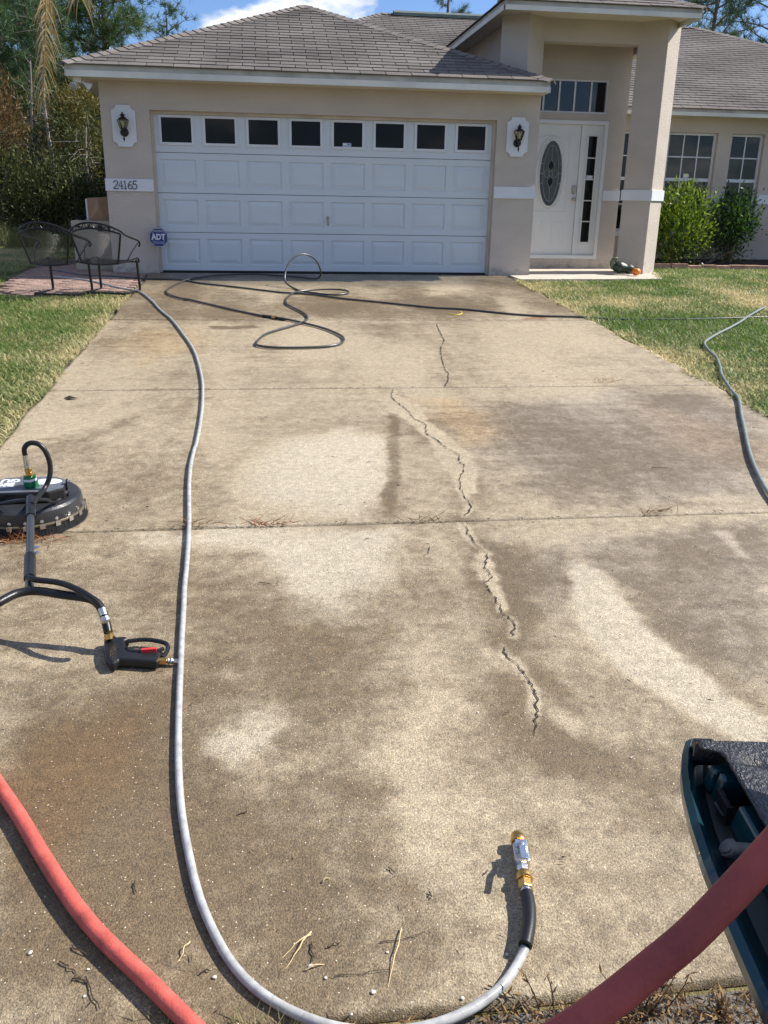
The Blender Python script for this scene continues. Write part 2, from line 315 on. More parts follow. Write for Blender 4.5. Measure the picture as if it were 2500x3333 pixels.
# driveway: four concrete slabs on one gentle slope; stains are albedo kept in a vertex attribute
STAINS = {
    'light_a':[(-0.99,-8.42),(-0.82,-7.98),(-0.57,-7.84),(-0.17,-7.92),(-0.27,-8.54),(-0.35,-8.92),(-0.44,-9.18),(-0.66,-9.16),(-0.90,-9.08),(-0.99,-8.80)],
    'light_b':[(-1.50,-9.40),(-0.34,-9.44),(-0.37,-9.64),(-0.52,-10.01),(-0.62,-10.29),(-0.73,-10.28),(-0.83,-9.99),(-0.99,-9.70),(-1.33,-9.57)],
    'fan':[(0.44,-9.88),(0.53,-9.95),(0.53,-10.23),(0.57,-10.64),(0.65,-11.02),(0.71,-11.15),(0.62,-11.31),(0.46,-11.08),(0.33,-10.78),(0.27,-10.41),(0.36,-10.09)],
    'fan2':[(1.27,-9.60),(1.35,-9.61),(1.27,-9.90),(1.24,-9.87)],
    'spot':[(-1.12,-11.00),(-1.03,-10.94),(-0.94,-11.00),(-0.97,-11.11),(-1.06,-11.17),(-1.12,-11.10)],
    'mid':[(-0.46,-10.49),(-0.35,-10.56),(-0.36,-10.87),(-0.45,-11.12),(-0.41,-11.34),(-0.51,-11.61),(-0.58,-11.62),(-0.59,-11.48),(-0.61,-11.30),(-0.57,-11.01)],
    'halo':[(-0.02,-6.87),(0.08,-6.94),(0.16,-7.50),(0.22,-7.99),(0.30,-8.32),(0.30,-8.58),(0.21,-8.95),(0.12,-9.02),(0.13,-8.65),(0.10,-8.12),(-0.01,-7.55),(-0.05,-7.25)],
    'halo2':[(0.02,-9.72),(0.09,-9.73),(0.04,-10.06),(0.02,-10.31),(-0.03,-10.34),(-0.02,-10.05)],
    'halo3':[(-0.12,-10.58),(-0.04,-10.66),(-0.00,-10.90),(0.06,-11.07),(-0.01,-11.18),(-0.07,-11.06),(-0.10,-10.83)],
    'apron_l':[(1.27,-0.38),(1.96,-0.68),(1.68,-1.69),(1.17,-2.10)],
    'apron_r':[(2.08,-2.07),(2.23,-2.44),(2.01,-3.43),(1.72,-3.73)],
    'cool_r':[(0.75,-7.29),(1.69,-6.86),(2.57,-6.96),(2.67,-7.62),(1.86,-9.06),(1.21,-9.22),(0.70,-9.12),(0.42,-8.58)],
    'cool_r2':[(0.31,-9.75),(1.61,-9.51),(0.81,-10.92),(0.66,-10.72),(0.57,-10.06),(0.50,-9.76),(0.20,-10.36),(0.20,-10.03)],
    'd_left':[(-1.86,-10.73),(-1.64,-10.66),(-1.21,-10.73),(-1.11,-10.96),(-1.15,-11.27),(-0.99,-11.47),(-1.05,-11.79),(-1.20,-11.91),(-1.55,-11.92)],
    'd_band':[(-1.16,-9.68),(-0.86,-9.66),(-0.68,-10.00),(-0.50,-10.18),(-0.52,-10.61),(-0.60,-11.00),(-0.90,-10.90),(-1.05,-10.75),(-1.23,-10.55),(-1.22,-10.12)],
    'd_crack':[(0.07,-9.51),(0.30,-9.69),(0.14,-10.36),(-0.04,-10.66),(-0.06,-10.34),(-0.02,-9.82)],
    'd_crack2':[(-0.09,-10.65),(0.03,-10.79),(0.04,-11.16),(0.08,-11.35),(-0.15,-11.37),(-0.20,-11.14)],
    'd_edge':[(-0.09,-7.37),(-0.04,-7.49),(-0.21,-8.78),(-0.31,-9.25),(-0.35,-9.05),(-0.24,-8.38)],
    'd_diag':[(-2.51,-8.20),(-2.24,-7.71),(-1.87,-7.46),(-2.00,-8.27),(-2.23,-8.54),(-2.36,-8.78)],
    'd_bot':[(-0.89,-11.62),(-0.74,-11.55),(-0.58,-11.62),(-0.46,-11.77),(-0.54,-11.95),(-0.72,-11.98),(-0.86,-11.91),(-0.92,-11.78)],
    'd_mid':[(-0.61,-11.30),(-0.55,-11.48),(-0.61,-11.68),(-0.74,-11.53),(-0.80,-11.30)],
    'd_rbot':[(-0.22,-11.04),(0.28,-11.28),(0.53,-11.41),(0.13,-11.59),(-0.05,-11.38),(-0.25,-11.34)],
    'd_slab2':[(0.12,-4.01),(0.47,-4.01),(0.38,-4.97),(0.10,-5.38)],
    'd_ap1':[(-2.29,-2.20),(-1.80,-1.21),(-1.01,-2.16),(-1.20,-3.75),(-2.25,-3.89)],
    'd_ap2':[(-0.49,-2.15),(0.07,-1.75),(0.20,-2.83),(-0.20,-3.74),(-0.71,-3.74)],
    'd_ap3':[(0.67,-1.32),(1.35,-2.09),(1.67,-2.80),(1.09,-3.44),(0.59,-2.82)],
    'oil':[(-1.50,-4.12),(-1.29,-4.17),(-1.08,-4.06),(-1.05,-4.22),(-1.28,-4.31),(-1.47,-4.27)],
    'rust_a':[(-2.13,-4.14),(-1.65,-4.39),(-1.54,-5.36),(-2.02,-5.72),(-2.29,-4.94)],
    'rust_b':[(0.18,-7.01),(0.57,-7.02),(0.56,-8.05),(0.29,-8.14)],
    'rust_c':[(1.86,-7.21),(2.32,-8.24),(2.07,-8.68),(1.66,-8.21)],
    'rust_d':[(1.92,-3.58),(2.25,-3.55),(2.19,-3.72),(1.89,-3.78)],
    'rim':[(-1.73,-11.21),(-1.70,-10.90),(-1.35,-10.78),(-1.35,-11.12),(-1.49,-11.42),(-1.64,-11.57)],
}
CRACKS = [
    ([(0.89,-4.01),(0.83,-4.52),(0.80,-4.86),(0.67,-5.39),(0.58,-5.95),(0.55,-6.29),(0.47,-6.67)], 0.0055),
    ([(0.04,-6.73),(-0.00,-6.95),(0.02,-7.14),(0.07,-7.38),(0.08,-7.55),(0.13,-7.70),(0.11,-7.81),(0.11,-7.93),(0.16,-8.05),(0.19,-8.21),(0.23,-8.35),(0.21,-8.44),(0.22,-8.54),(0.19,-8.65),(0.15,-8.76),(0.14,-8.85),(0.12,-8.92),(0.11,-9.03),(0.11,-9.19),(0.05,-9.31)], 0.0045),
    ([(0.02,-9.38),(0.02,-9.48),(0.02,-9.53),(0.03,-9.65),(0.06,-9.76),(0.04,-9.82),(0.03,-9.93),(0.03,-10.01),(-0.01,-10.07),(0.00,-10.14),(0.01,-10.25),(-0.00,-10.32),(0.02,-10.38),(0.01,-10.44),(-0.02,-10.51)], 0.0035),
    ([(-0.07,-10.58),(-0.08,-10.64),(-0.05,-10.72),(-0.04,-10.81),(-0.04,-10.86),(-0.05,-10.93),(-0.08,-10.99),(-0.10,-11.06),(-0.11,-11.13)], 0.0032),
]
def sdf(poly, X, Y):
    P = np.array(poly); d = np.full(X.shape, 1e9); ins = np.zeros(X.shape, bool); n = len(P)
    for i in range(n):
        a, b = P[i], P[(i+1) % n]; e = b-a; wx, wy = X-a[0], Y-a[1]
        t = np.clip((wx*e[0]+wy*e[1])/(e@e+1e-12), 0, 1); d = np.minimum(d, np.hypot(wx-e[0]*t, wy-e[1]*t))
        c = ((a[1] <= Y) & (b[1] > Y)) | ((b[1] <= Y) & (a[1] > Y))
        xx = a[0]+(Y-a[1])/(e[1] if abs(e[1]) > 1e-9 else 1e-9)*e[0]; ins ^= c & (X < xx)
    return np.where(ins, -d, d)
def mask(name, X, Y, soft, warp=0.06, wf=3.0):
    wx = X+(fbm(X, Y, wf)-0.5)*2*warp; wy = Y+(fbm(X+9, Y+4, wf)-0.5)*2*warp*1.6
    wx = wx+(fbm(X+2, Y+7, 11, 3)-0.5)*0.05; wy = wy+(fbm(X+6, Y+1, 11, 3)-0.5)*0.08
    t = np.clip(0.5-sdf(STAINS[name], wx, wy)/soft, 0, 1); return t*t*(3-2*t)
def stain(X, Y):
    """clean colour of the slab, how much grime sits on it (0..1 before the fine mottling of the material), damp"""
    k = np.ones(X.shape+(3,))*np.array([0.372, 0.305, 0.203])
    big = fbm(X, Y, 0.55, 4)-0.5; mid = fbm(X+5, Y*0.8, 1.9, 5)-0.5; strk = fbm(X*0.5, Y*6.0, 2.2, 4)-0.5; run = fbm(X*2.6+3, Y*0.4, 1.0, 5)-0.5; fine = fbm(X, Y, 7, 5)-0.5
    k *= (1+0.20*mid+0.10*fine)[..., None]
    G = np.interp(Y, [-12, -11.2, -10.2, -9.4, -8, -6, -3.85, -3.6, -1.5, 0], [0.50, 0.45, 0.38, 0.30, 0.29, 0.24, 0.24, 0.46, 0.50, 0.46])
    G = G+0.75*big+0.70*mid+0.30*strk+0.75*run+0.30*fine
    M_ = lambda n_, soft, warp, wf=3.0: mask(n_, X, Y, soft, warp, wf)
    def tint(n_, mul, soft, warp, amt=1.0):
        nonlocal k
        k = k*(1+(M_(n_, soft, warp)*amt)[..., None]*(np.array(mul)-1))
    for n_, a_, soft, warp in [('d_left', .52, .35, .16), ('rim', .12, .25, .12), ('d_band', .19, .28, .14), ('d_bot', .24, .18, .08), ('d_mid', .26, .12, .07), ('d_rbot', .34, .2, .1), ('cool_r', .40, .5, .18), ('cool_r2', .42, .16, .08),
                              ('d_crack', .50, .12, .08), ('d_crack2', .46, .12, .08), ('d_edge', .60, .05, .03), ('d_diag', .50, .22, .12), ('d_slab2', .20, .3, .12), ('oil', 1.2, .10, .05), ('d_ap1', .42, .8, .35), ('d_ap2', .50, .6, .3), ('d_ap3', .40, .6, .3)]:
        G = G+a_*M_(n_, soft, warp)
    for n_, a_, soft, warp in [('light_a', .74, .34, .14), ('light_b', .62, .30, .12), ('fan', .70, .085, .03), ('fan2', .6, .07, .02), ('spot', .72, .13, .08), ('mid', .46, .30, .12), ('halo', .80, .05, .07), ('halo2', 1.0, .045, .06), ('halo3', .75, .11, .10), ('apron_l', .5, .3, .15), ('apron_r', .6, .2, .12)]:
        G = G-a_*M_(n_, soft, warp)
    for P_, w_ in CRACKS[1:]:   # washed-out crumbly lips along the cracks, grimier ground outside them
        P_ = np.array(P_); d_ = np.full(X.shape, 9.0)
        for a_, b_ in zip(P_[:-1], P_[1:]):
            e_ = b_-a_; t_ = np.clip(((X-a_[0])*e_[0]+(Y-a_[1])*e_[1])/(e_@e_+1e-9), 0, 1); d_ = np.minimum(d_, np.hypot(X-a_[0]-e_[0]*t_, Y-a_[1]-e_[1]*t_))
        lip = 0.012+0.055*np.clip(fbm(X, Y, 5, 4)-0.30, 0, 1)
        G = G-0.62*np.clip((lip*0.8-d_)/0.03+0.5, 0, 1)*np.clip(0.2+2.2*(fbm(X+8, Y, 6, 3)-0.3), 0, 1)+0.24*np.clip(1-d_/0.16, 0, 1)*(d_ > lip)
    for n_ in ('light_a', 'light_b', 'spot'): tint(n_, (1.13, 1.18, 1.30), .26, .12)
    tint('fan', (1.06, 1.10, 1.18), .05, .02); tint('cool_r', (0.95, 0.97, 1.10), .5, .16); tint('cool_r2', (0.96, 0.97, 1.08), .25, .1)
    tint('rust_a', (1.0, .91, .76), .7, .2); tint('rust_b', (1.03, .93, .80), .3, .1); tint('rust_c', (.96, .84, .70), .35, .12, .7); tint('rust_d', (.75, .5, .42), .08, .05); tint('rim', (.98, .86, .72), .25, .12)
    # damp strip along the garage threshold
    wet = np.clip(1-(-Y-0.95-0.5*(fbm(X, Y, 1.2)-0.5))/0.5, 0, 1)*0.75
    wet = np.maximum(wet, 0.55*np.clip((fbm(X+3, Y*0.6, 0.9, 4)-0.5)*4, 0, 1)*np.clip((Y+4)/2.4, 0, 1))
    k *= (1-0.50*wet)[..., None]
    return np.clip(k, 0.02, 0.75), wet, np.clip(G, -0.6, 1.6)
def concrete():
    m, nt, b = nmat('driveway_concrete'); N, L = nt.nodes, nt.links
    geo = N.new('ShaderNodeNewGeometry'); pos = geo.outputs['Position']
    a = N.new('ShaderNodeAttribute'); a.attribute_name = 'stain'; w = N.new('ShaderNodeAttribute'); w.attribute_name = 'wet'
    # sand grain and pale aggregate specks
    n1 = N.new('ShaderNodeTexNoise'); n1.inputs['Scale'].default_value = 170; n1.inputs['Detail'].default_value = 5; n1.inputs['Roughness'].default_value = 0.7; L.new(pos, n1.inputs['Vector'])
    r1 = N.new('ShaderNodeMapRange'); r1.inputs['From Min'].default_value = 0.28; r1.inputs['From Max'].default_value = 0.72; r1.inputs['To Min'].default_value = 0.22; r1.inputs['To Max'].default_value = 1.78; L.new(n1.outputs['Fac'], r1.inputs['Value'])
    n4 = N.new('ShaderNodeTexNoise'); n4.inputs['Scale'].default_value = 28; n4.inputs['Detail'].default_value = 6; n4.inputs['Roughness'].default_value = 0.72; L.new(pos, n4.inputs['Vector'])
    r4 = N.new('ShaderNodeMapRange'); r4.inputs['From Min'].default_value = 0.3; r4.inputs['From Max'].default_value = 0.7; r4.inputs['To Min'].default_value = 0.72; r4.inputs['To Max'].default_value = 1.26; L.new(n4.outputs['Fac'], r4.inputs['Value'])
    v = N.new('ShaderNodeTexVoronoi'); v.inputs['Scale'].default_value = 95; L.new(pos, v.inputs['Vector'])
    rv = N.new('ShaderNodeMapRange'); rv.inputs['From Min'].default_value = 0.10; rv.inputs['From Max'].default_value = 0.22; rv.inputs['To Min'].default_value = 1.0; rv.inputs['To Max'].default_value = 0.0; L.new(v.outputs['Distance'], rv.inputs['Value'])
    sp = N.new('ShaderNodeSeparateColor'); L.new(v.outputs['Color'], sp.inputs[0])
    gt = N.new('ShaderNodeMath'); gt.operation = 'GREATER_THAN'; gt.inputs[1].default_value = 0.87; L.new(sp.outputs[0], gt.inputs[0])
    mu = N.new('ShaderNodeMath'); mu.operation = 'MULTIPLY'; L.new(gt.outputs[0], mu.inputs[0]); L.new(rv.outputs[0], mu.inputs[1])
    m1 = N.new('ShaderNodeMath'); m1.operation = 'MULTIPLY'; L.new(r1.outputs[0], m1.inputs[0]); L.new(r4.outputs[0], m1.inputs[1])
    # grime: density per place, broken up by a fine fractal, edges crisp at the scale of the grain
    ga = N.new('ShaderNodeAttribute'); ga.attribute_name = 'grime'
    gn = N.new('ShaderNodeTexNoise'); gn.inputs['Scale'].default_value = 11; gn.inputs['Detail'].default_value = 12; gn.inputs['Roughness'].default_value = 0.74; L.new(pos, gn.inputs['Vector'])
    gm = N.new('ShaderNodeMath'); gm.operation = 'MULTIPLY_ADD'; gm.inputs[1].default_value = 1.7; gm.inputs[2].default_value = -0.85; L.new(gn.outputs['Fac'], gm.inputs[0])
    gs = N.new('ShaderNodeMath'); gs.operation = 'ADD'; L.new(ga.outputs['Fac'], gs.inputs[0]); L.new(gm.outputs[0], gs.inputs[1])
    gr = N.new('ShaderNodeMapRange'); gr.interpolation_type = 'SMOOTHSTEP'; gr.inputs['From Min'].default_value = -0.05; gr.inputs['From Max'].default_value = 1.05; gr.inputs['To Max'].default_value = 0.95; L.new(gs.outputs[0], gr.inputs['Value'])
    gc = N.new('ShaderNodeMix'); gc.data_type = 'RGBA'; gc.blend_type = 'MULTIPLY'; gc.inputs[7].default_value = (0.325, 0.278, 0.215, 1); L.new(gr.outputs[0], gc.inputs[0]); L.new(a.outputs['Color'], gc.inputs[6])
    hs = N.new('ShaderNodeHueSaturation'); L.new(gc.outputs[2], hs.inputs['Color']); L.new(m1.outputs[0], hs.inputs['Value'])
    mx = N.new('ShaderNodeMix'); mx.data_type = 'RGBA'; mx.inputs[7].default_value = (0.72, 0.64, 0.50, 1); L.new(mu.outputs[0], mx.inputs[0]); L.new(hs.outputs[0], mx.inputs[6])
    L.new(mx.outputs[2], b.inputs['Base Color'])
    rr = N.new('ShaderNodeMapRange'); rr.inputs['To Min'].default_value = 0.62; rr.inputs['To Max'].default_value = 0.22; L.new(w.outputs['Fac'], rr.inputs['Value']); L.new(rr.outputs[0], b.inputs['Roughness'])
    b.inputs['Specular IOR Level'].default_value = 0.45
    n2 = N.new('ShaderNodeTexNoise'); n2.inputs['Scale'].default_value = 240; n2.inputs['Detail'].default_value = 4; L.new(pos, n2.inputs['Vector'])
    bp = N.new('ShaderNodeBump'); bp.inputs['Strength'].default_value = 0.8; bp.inputs['Distance'].default_value = 0.005; L.new(n2.outputs['Fac'], bp.inputs['Height'])
    L.new(bp.outputs[0], b.inputs['Normal'])
    return m
CONC = concrete()
drive = bpy.data.objects.new('driveway', None); col.objects.link(drive); drive['kind'] = 'structure'
DX0, DX1 = -2.575, 2.70
JY = [-0.0, -3.765, -6.69, -9.362, -12.05]
def slab(y1, y0, res):
    g = 0.0085
    x = np.linspace(DX0, DX1, int((DX1-DX0)/res)); y = np.linspace(y0+g, y1-g, int((y1-y0)/res))
    X, Y = np.meshgrid(x, y)
    # wavy broken outer edges, rounded arris at the joints
    wob = (fbm(Y*0+2, Y, 2.2, 4)-0.5)*0.10; wob2 = (fbm(Y*0+8, Y, 2.2, 4)-0.5)*0.10
    tl = np.clip((DX0+0.6-X)/0.6, 0, 1); tr = np.clip((X-DX1+0.6)/0.6, 0, 1); X = X+wob*tl+wob2*tr
    Z = SL*Y+0.0025*(fbm(X, Y, 1.1)-0.5)*2
    e = np.minimum(y1-g-Y, Y-y0-g); Z = Z-0.004*np.clip(1-e/0.012, 0, 1)
    C, W, G = stain(X, Y); h, wd = X.shape
    V = np.stack([X, Y, Z], -1).reshape(-1, 3)
    idx = np.arange(h*wd).reshape(h, wd)
    F = np.stack([idx[:-1, :-1], idx[:-1, 1:], idx[1:, 1:], idx[1:, :-1]], -1).reshape(-1, 4)
    # skirt down the four sides
    ring = np.concatenate([idx[0, :], idx[1:, -1], idx[-1, -2::-1], idx[-2:0:-1, 0]])
    lo = V[ring].copy(); lo[:, 2] -= 0.09; n0 = len(V); V = np.vstack([V, lo]); k = np.arange(len(ring)); kn = (k+1) % len(ring)
    F = np.vstack([F, np.stack([ring[k], n0+k, n0+kn, ring[kn]], -1)])
    C = np.vstack([C.reshape(-1, 3), C.reshape(-1, 3)[ring]*0.35]); W = np.concatenate([W.ravel(), W.ravel()[ring]])
    o = np_mesh('slab', V, F, CONC, drive, smooth=True)
    ca = o.data.attributes.new('stain', 'FLOAT_COLOR', 'POINT'); ca.data.foreach_set('color', np.hstack([C, np.ones((len(C), 1))]).astype(np.float32).ravel())
    G = np.concatenate([G.ravel(), G.ravel()[ring]+0.5]); ga = o.data.attributes.new('grime', 'FLOAT', 'POINT'); ga.data.foreach_set('value', G.astype(np.float32))
    wa = o.data.attributes.new('wet', 'FLOAT', 'POINT'); wa.data.foreach_set('value', W.astype(np.float32))
for i, res in enumerate((0.028, 0.024, 0.018, 0.0115)): slab(JY[i], JY[i+1], res)
jd = MB()
for y in JY[1:-1]: jd.obox((0.06, y, SL*y-0.045), (1, 0, 0), (0, 1, 0), (0, 0, 1), 2.6, 0.02, 0.03)
jd.build('joint_dirt', BLACKGAP, drive)
CRACKM = M('crack_dirt', (0.030, 0.024, 0.017), 0.95, 0.4, 60)
def crack(P, w0):
    P = smooth_path(P, 0.02); n = len(P); r_ = np.random.default_rng(int(abs(P[0][0]*1000)))
    off = np.cumsum(r_.normal(0, 1, n)); off -= np.linspace(off[0], off[-1], n); off = off/np.abs(off).max()*0.018 + r_.normal(0, 0.0035, n)
    V = []; F = []
    for i in range(n):
        t = P[min(i+1, n-1)]-P[max(i-1, 0)]; t /= np.linalg.norm(t)+1e-9; nn = np.array([-t[1], t[0]])
        q = P[i]+nn*off[i]; w = 1.15*w0*(0.15+0.95*r_.random()**1.5)*(0.3 if i in (0, n-1) else 1)
        for s in (-1, 1): a = q+nn*s*w; V.append((a[0], a[1], SL*a[1]+0.0042))
    for i in range(n-1): F.append((2*i, 2*i+1, 2*i+3, 2*i+2))
    m0 = len(V)//2
    for i in range(3, n-3, 4):   # chipped spurs leaving the crack sideways
        if r_.random() < 0.6:
            t = P[i+1]-P[i-1]; t /= np.linalg.norm(t)+1e-9; nn = np.array([-t[1], t[0]])*(1 if r_.random() < .5 else -1); q = P[i]+np.array([-t[1], t[0]])*off[i]; e = q+nn*r_.uniform(.006, .022)+t*r_.normal(0, .012); o = len(V)
            for a, w in ((q, .0026), (e, .0006)):
                for s in (-1, 1): b_ = a+t*s*w; V.append((b_[0], b_[1], SL*b_[1]+0.0046))
            F.append((o, o+1, o+3, o+2))
    np_mesh('crack', V, F, CRACKM, drive)
for P_, w_ in CRACKS: crack(P_, w_)

# kerb-side dirt strip and the street beyond the last slab
def sheet(name, poly, z, mat, **t):
    m = MB(); m.add([(x, y, z(y) if callable(z) else z) for x, y in poly], [tuple(range(len(poly)))]); return m.build(name, mat, **t)
ASPH = M('street_grit', (0.085, 0.075, 0.062), 0.55, 0.5, 30, 1.0, 70, detail=8)
sheet('street', [(-60, -40), (60, -40), (60, -12.06), (-60, -12.06)], lambda y: SL*max(y, -14)-0.022, ASPH, kind='structure')

# porch slab (walk between garage corner and column) and the stoop under the door
PORCHC = M('porch_concrete', (0.50, 0.44, 0.36), 0.8, 0.12, 3, 0.2, 160)
pm = MB(); pm.prism([(2.76, -0.62, -0.01), (5.06, -0.36, -0.01), (5.32, 0.42, 0.003), (5.42, 0.75, 0.003), (5.03, 1.5, 0.003), (3.068, 1.5, 0.003), (3.068, -0.004, 0.003), (2.76, -0.004, 0.0)][::-1], (0, 0, -0.12))
pm.build('porch_slab', PORCHC, kind='structure')

# brick paver patio left of the driveway: every paver is a piece
patio = bpy.data.objects.new('paver_patio', None); col.objects.link(patio); patio['kind'] = 'structure'
bed = MB(); bed.add([(x, y, SL*min(y, 0)-0.018) for x, y in [(-4.25, -1.95), (-3.67, -2.2), (-3.2, -1.93), (-2.55, -1.83), (-2.5, -0.6), (-2.46, 0.0), (-3.09, 0.0), (-3.09, 1.6), (-4.45, 1.6)]], [tuple(range(9))])
bed.build('sand_bed', M('joint_sand', (0.12, 0.095, 0.07), 0.95, 0.3, 30), patio)
PATIO = [(-4.25, -1.93), (-3.67, -2.19), (-3.2, -1.93), (-2.59, -1.83), (-2.585, -0.02), (-3.1, -0.02), (-3.1, 1.5), (-4.4, 1.5)]
def inside(poly, x, y): return bool(sdf(poly, np.array([x]), np.array([y]))[0] < 0.0)
pmesh = []
for k in range(3):
    b_ = MB(); L_, W_ = 0.097, 0.047; j = 0.003*k
    b_.add([(-L_, -W_, -0.05), (L_, -W_, -0.05), (L_, W_, -0.05), (-L_, W_, -0.05), (-L_, -W_, -0.004), (L_, -W_, -0.004), (L_, W_, -0.004), (-L_, W_, -0.004),
            (-L_+.006, -W_+.006, 0.001+j), (L_-.006, -W_+.006, 0), (L_-.006, W_-.006, 0.002-j*.5), (-L_+.006, W_-.006, 0)],
           [(0, 1, 5, 4), (1, 2, 6, 5), (2, 3, 7, 6), (3, 0, 4, 7), (4, 5, 9, 8), (5, 6, 10, 9), (6, 7, 11, 10), (7, 4, 8, 11), (8, 9, 10, 11)])
    me = bpy.data.meshes.new('paver'); me.from_pydata(b_.v, [], b_.f); me.materials.append(PAVER); pmesh.append(me)
cnt = 0
for j in range(40):
    for i in range(14):
        x = -4.5+i*0.2+(j % 2)*0.1; y = -2.2+j*0.1
        if cnt < 298 and inside(PATIO, x, y) and inside(PATIO, x-.07, y) and inside(PATIO, x+.07, y):
            o = bpy.data.objects.new('paver', pmesh[(i*7+j*3) % 3]); col.objects.link(o); o.parent = patio
            o.location = (x, y, SL*min(y, 0)+0.006+random.uniform(-.002, .002)); o.rotation_euler = (math.atan(SL) if y < 0 else 0, 0, random.uniform(-.012, .012)); cnt += 1

# ------------------------------------------------------------------ the house
house = thing('house', (0, 0, 0), 'beige stucco one-storey house with grey shingle roof and attached garage', 'house')
XL, XR = -3.087, 3.065            # garage front wall
DW, WW = 1.5, 3.0                 # door wall and wing wall planes
m = MB()
m.box((XL, 0, -0.2), (-2.44, 0.2, 2.52)); m.box((2.44, 0, -0.2), (XR, 0.2, 2.52)); m.box((-2.44, 0, 2.15), (2.44, 0.2, 2.52))
m.box((XL, 0.2, -0.2), (XL+0.2, 12.5, 2.52)); m.box((XR-0.2, 0.2, -0.2), (XR, 9.0, 2.52))
# garage interior is closed off behind the door
m.box((XL+0.2, 0.6, -0.1), (XR-0.2, 0.65, 2.5))
# door wall with its two openings (front door set and transom)
m.box((XR, DW, -0.2), (4.965, DW+0.2, 0.165)); m.box((XR, DW, 0.165), (3.22, DW+0.2, 2.31)); m.box((4.665, DW, 0.165), (4.965, DW+0.2, 2.31))
m.box((XR, DW, 2.31), (4.965, DW+0.2, 2.42)); m.box((XR, DW, 2.42), (3.20, DW+0.2, 2.905)); m.box((4.61, DW, 2.42), (4.965, DW+0.2, 2.905)); m.box((XR, DW, 2.905), (4.965, DW+0.2, 3.75))
m.box((4.77, DW+0.2, -0.2), (4.965, WW+0.2, 3.0))
m.box((3.1, DW+0.7, 0.0), (4.77, DW+0.75, 3.6))
# wing wall with three windows
WIN = [(5.47, 6.14), (6.40, 7.33), (7.60, 8.24)]
WZ0, WZ1 = 0.58, 2.30
xs = [4.967]+[q for w in WIN for q in w]+[14.0]
for i in range(0, len(xs), 2): m.box((xs[i], WW, -0.2), (xs[i+1], WW+0.2, 2.56))
for a, b in WIN: m.box((a, WW, -0.2), (b, WW+0.2, WZ0)); m.box((a, WW, WZ1), (b, WW+0.2, 2.56))
m.box((13.8, WW+0.2, -0.2), (14.0, 12.5, 2.56)); m.box((XL, 12.5, -0.2), (14.0, 12.7, 2.56))
m.box((5.03, WW+0.9, 0), (13.8, WW+0.95, 2.56))
# portico upper side walls
m.box((2.80, 0.95, 2.5), (2.98, 5.2, 3.62)); m.box((5.04, 0.95, 3.31), (5.2, 4.8, 3.62))
m.build('wall', STUCCO, house)

# entry portico: two square piers set corner-forward, with a beam between
def pier(cx, cy, z0):
    d = 0.33; pm_ = MB(); P = [(cx, cy-d), (cx+d, cy), (cx, cy+d), (cx-d, cy)]
    pm_.prism([(x, y, z0) for x, y in P], (0, 0, 3.63-z0)); o = pm_.build('entry_pier', STUCCO, house); bevel(o, 0.008)
pier(2.94, 0.73, 2.5); pier(5.05, 0.73, -0.15)
bm_ = MB(); bm_.box((3.16, 0.70, 3.305), (4.84, 0.94, 3.625)); bm_.build('portico_beam', STUCCO, house)
pc = MB(); pc.box((2.985, 0.95, 3.60), (5.035, DW-0.003, 3.64)); pc.build('portico_ceiling', STUCCO, house)

# white band course; the left one carries the street number
def band(x0, x1, y, z0=1.098, z1=1.258, t=0.022):
    b = MB(); b.box((x0, y-t, z0), (x1, y+0.01, z1)); return b.build('trim_band', TRIM, house)
nb = band(XL-0.012, -2.442, 0); band(2.442, XR+0.006, 0); band(4.672, 4.97, DW)
for a, b in ((4.97, 5.468), (6.142, 6.398), (7.332, 7.598), (8.242, 13.9)): band(a, b, WW)
pb = MB(); d = 0.36; cx, cy = 5.05, 0.73
pb.prism([(cx+x, cy+y, 1.105) for x, y in ((0, -d), (d, 0), (0, d), (-d, 0))], (0, 0, 0.158)); bevel(pb.build('trim_band', TRIM, house), 0.004)
def serif(ch, x0, z0, h, y):
    """street numerals: thick stroked digits standing off the band"""
    S = {'2': [[(0.02, .74), (.10, .93), (.30, 1), (.50, .90), (.52, .68), (.36, .42), (.02, .02), (.56, .02), (.58, .12)]],
         '4': [[(.42, 0), (.42, 1), (.0, .33), (.6, .33)], [(.30, 0), (.54, 0)]],
         '1': [[(.10, .86), (.26, 1), (.26, 0)], [(.08, 0), (.44, 0)]],
         '6': [[(.50, .98), (.22, .80), (.04, .40), (.08, .12), (.28, .0), (.50, .10), (.55, .32), (.42, .50), (.22, .50), (.06, .34)]],
         '5': [[(.54, .98), (.16, .98), (.10, .56), (.30, .62), (.50, .50), (.54, .26), (.40, .04), (.18, .0), (.0, .08)]]}[ch]
    b = MB()
    for st in S:
        st = smooth_path([(x0+u*h, y, z0+w*h) for u, w in st], 0.012) if ch in '265' else [(x0+u*h, y, z0+w*h) for u, w in st]
        b.tube(st, h*0.055, 6)
    return b.build('digit', NUM, nb)
for i, ch in enumerate('24165'): serif(ch, -2.985+i*0.0645, 1.128, 0.105, -0.028)

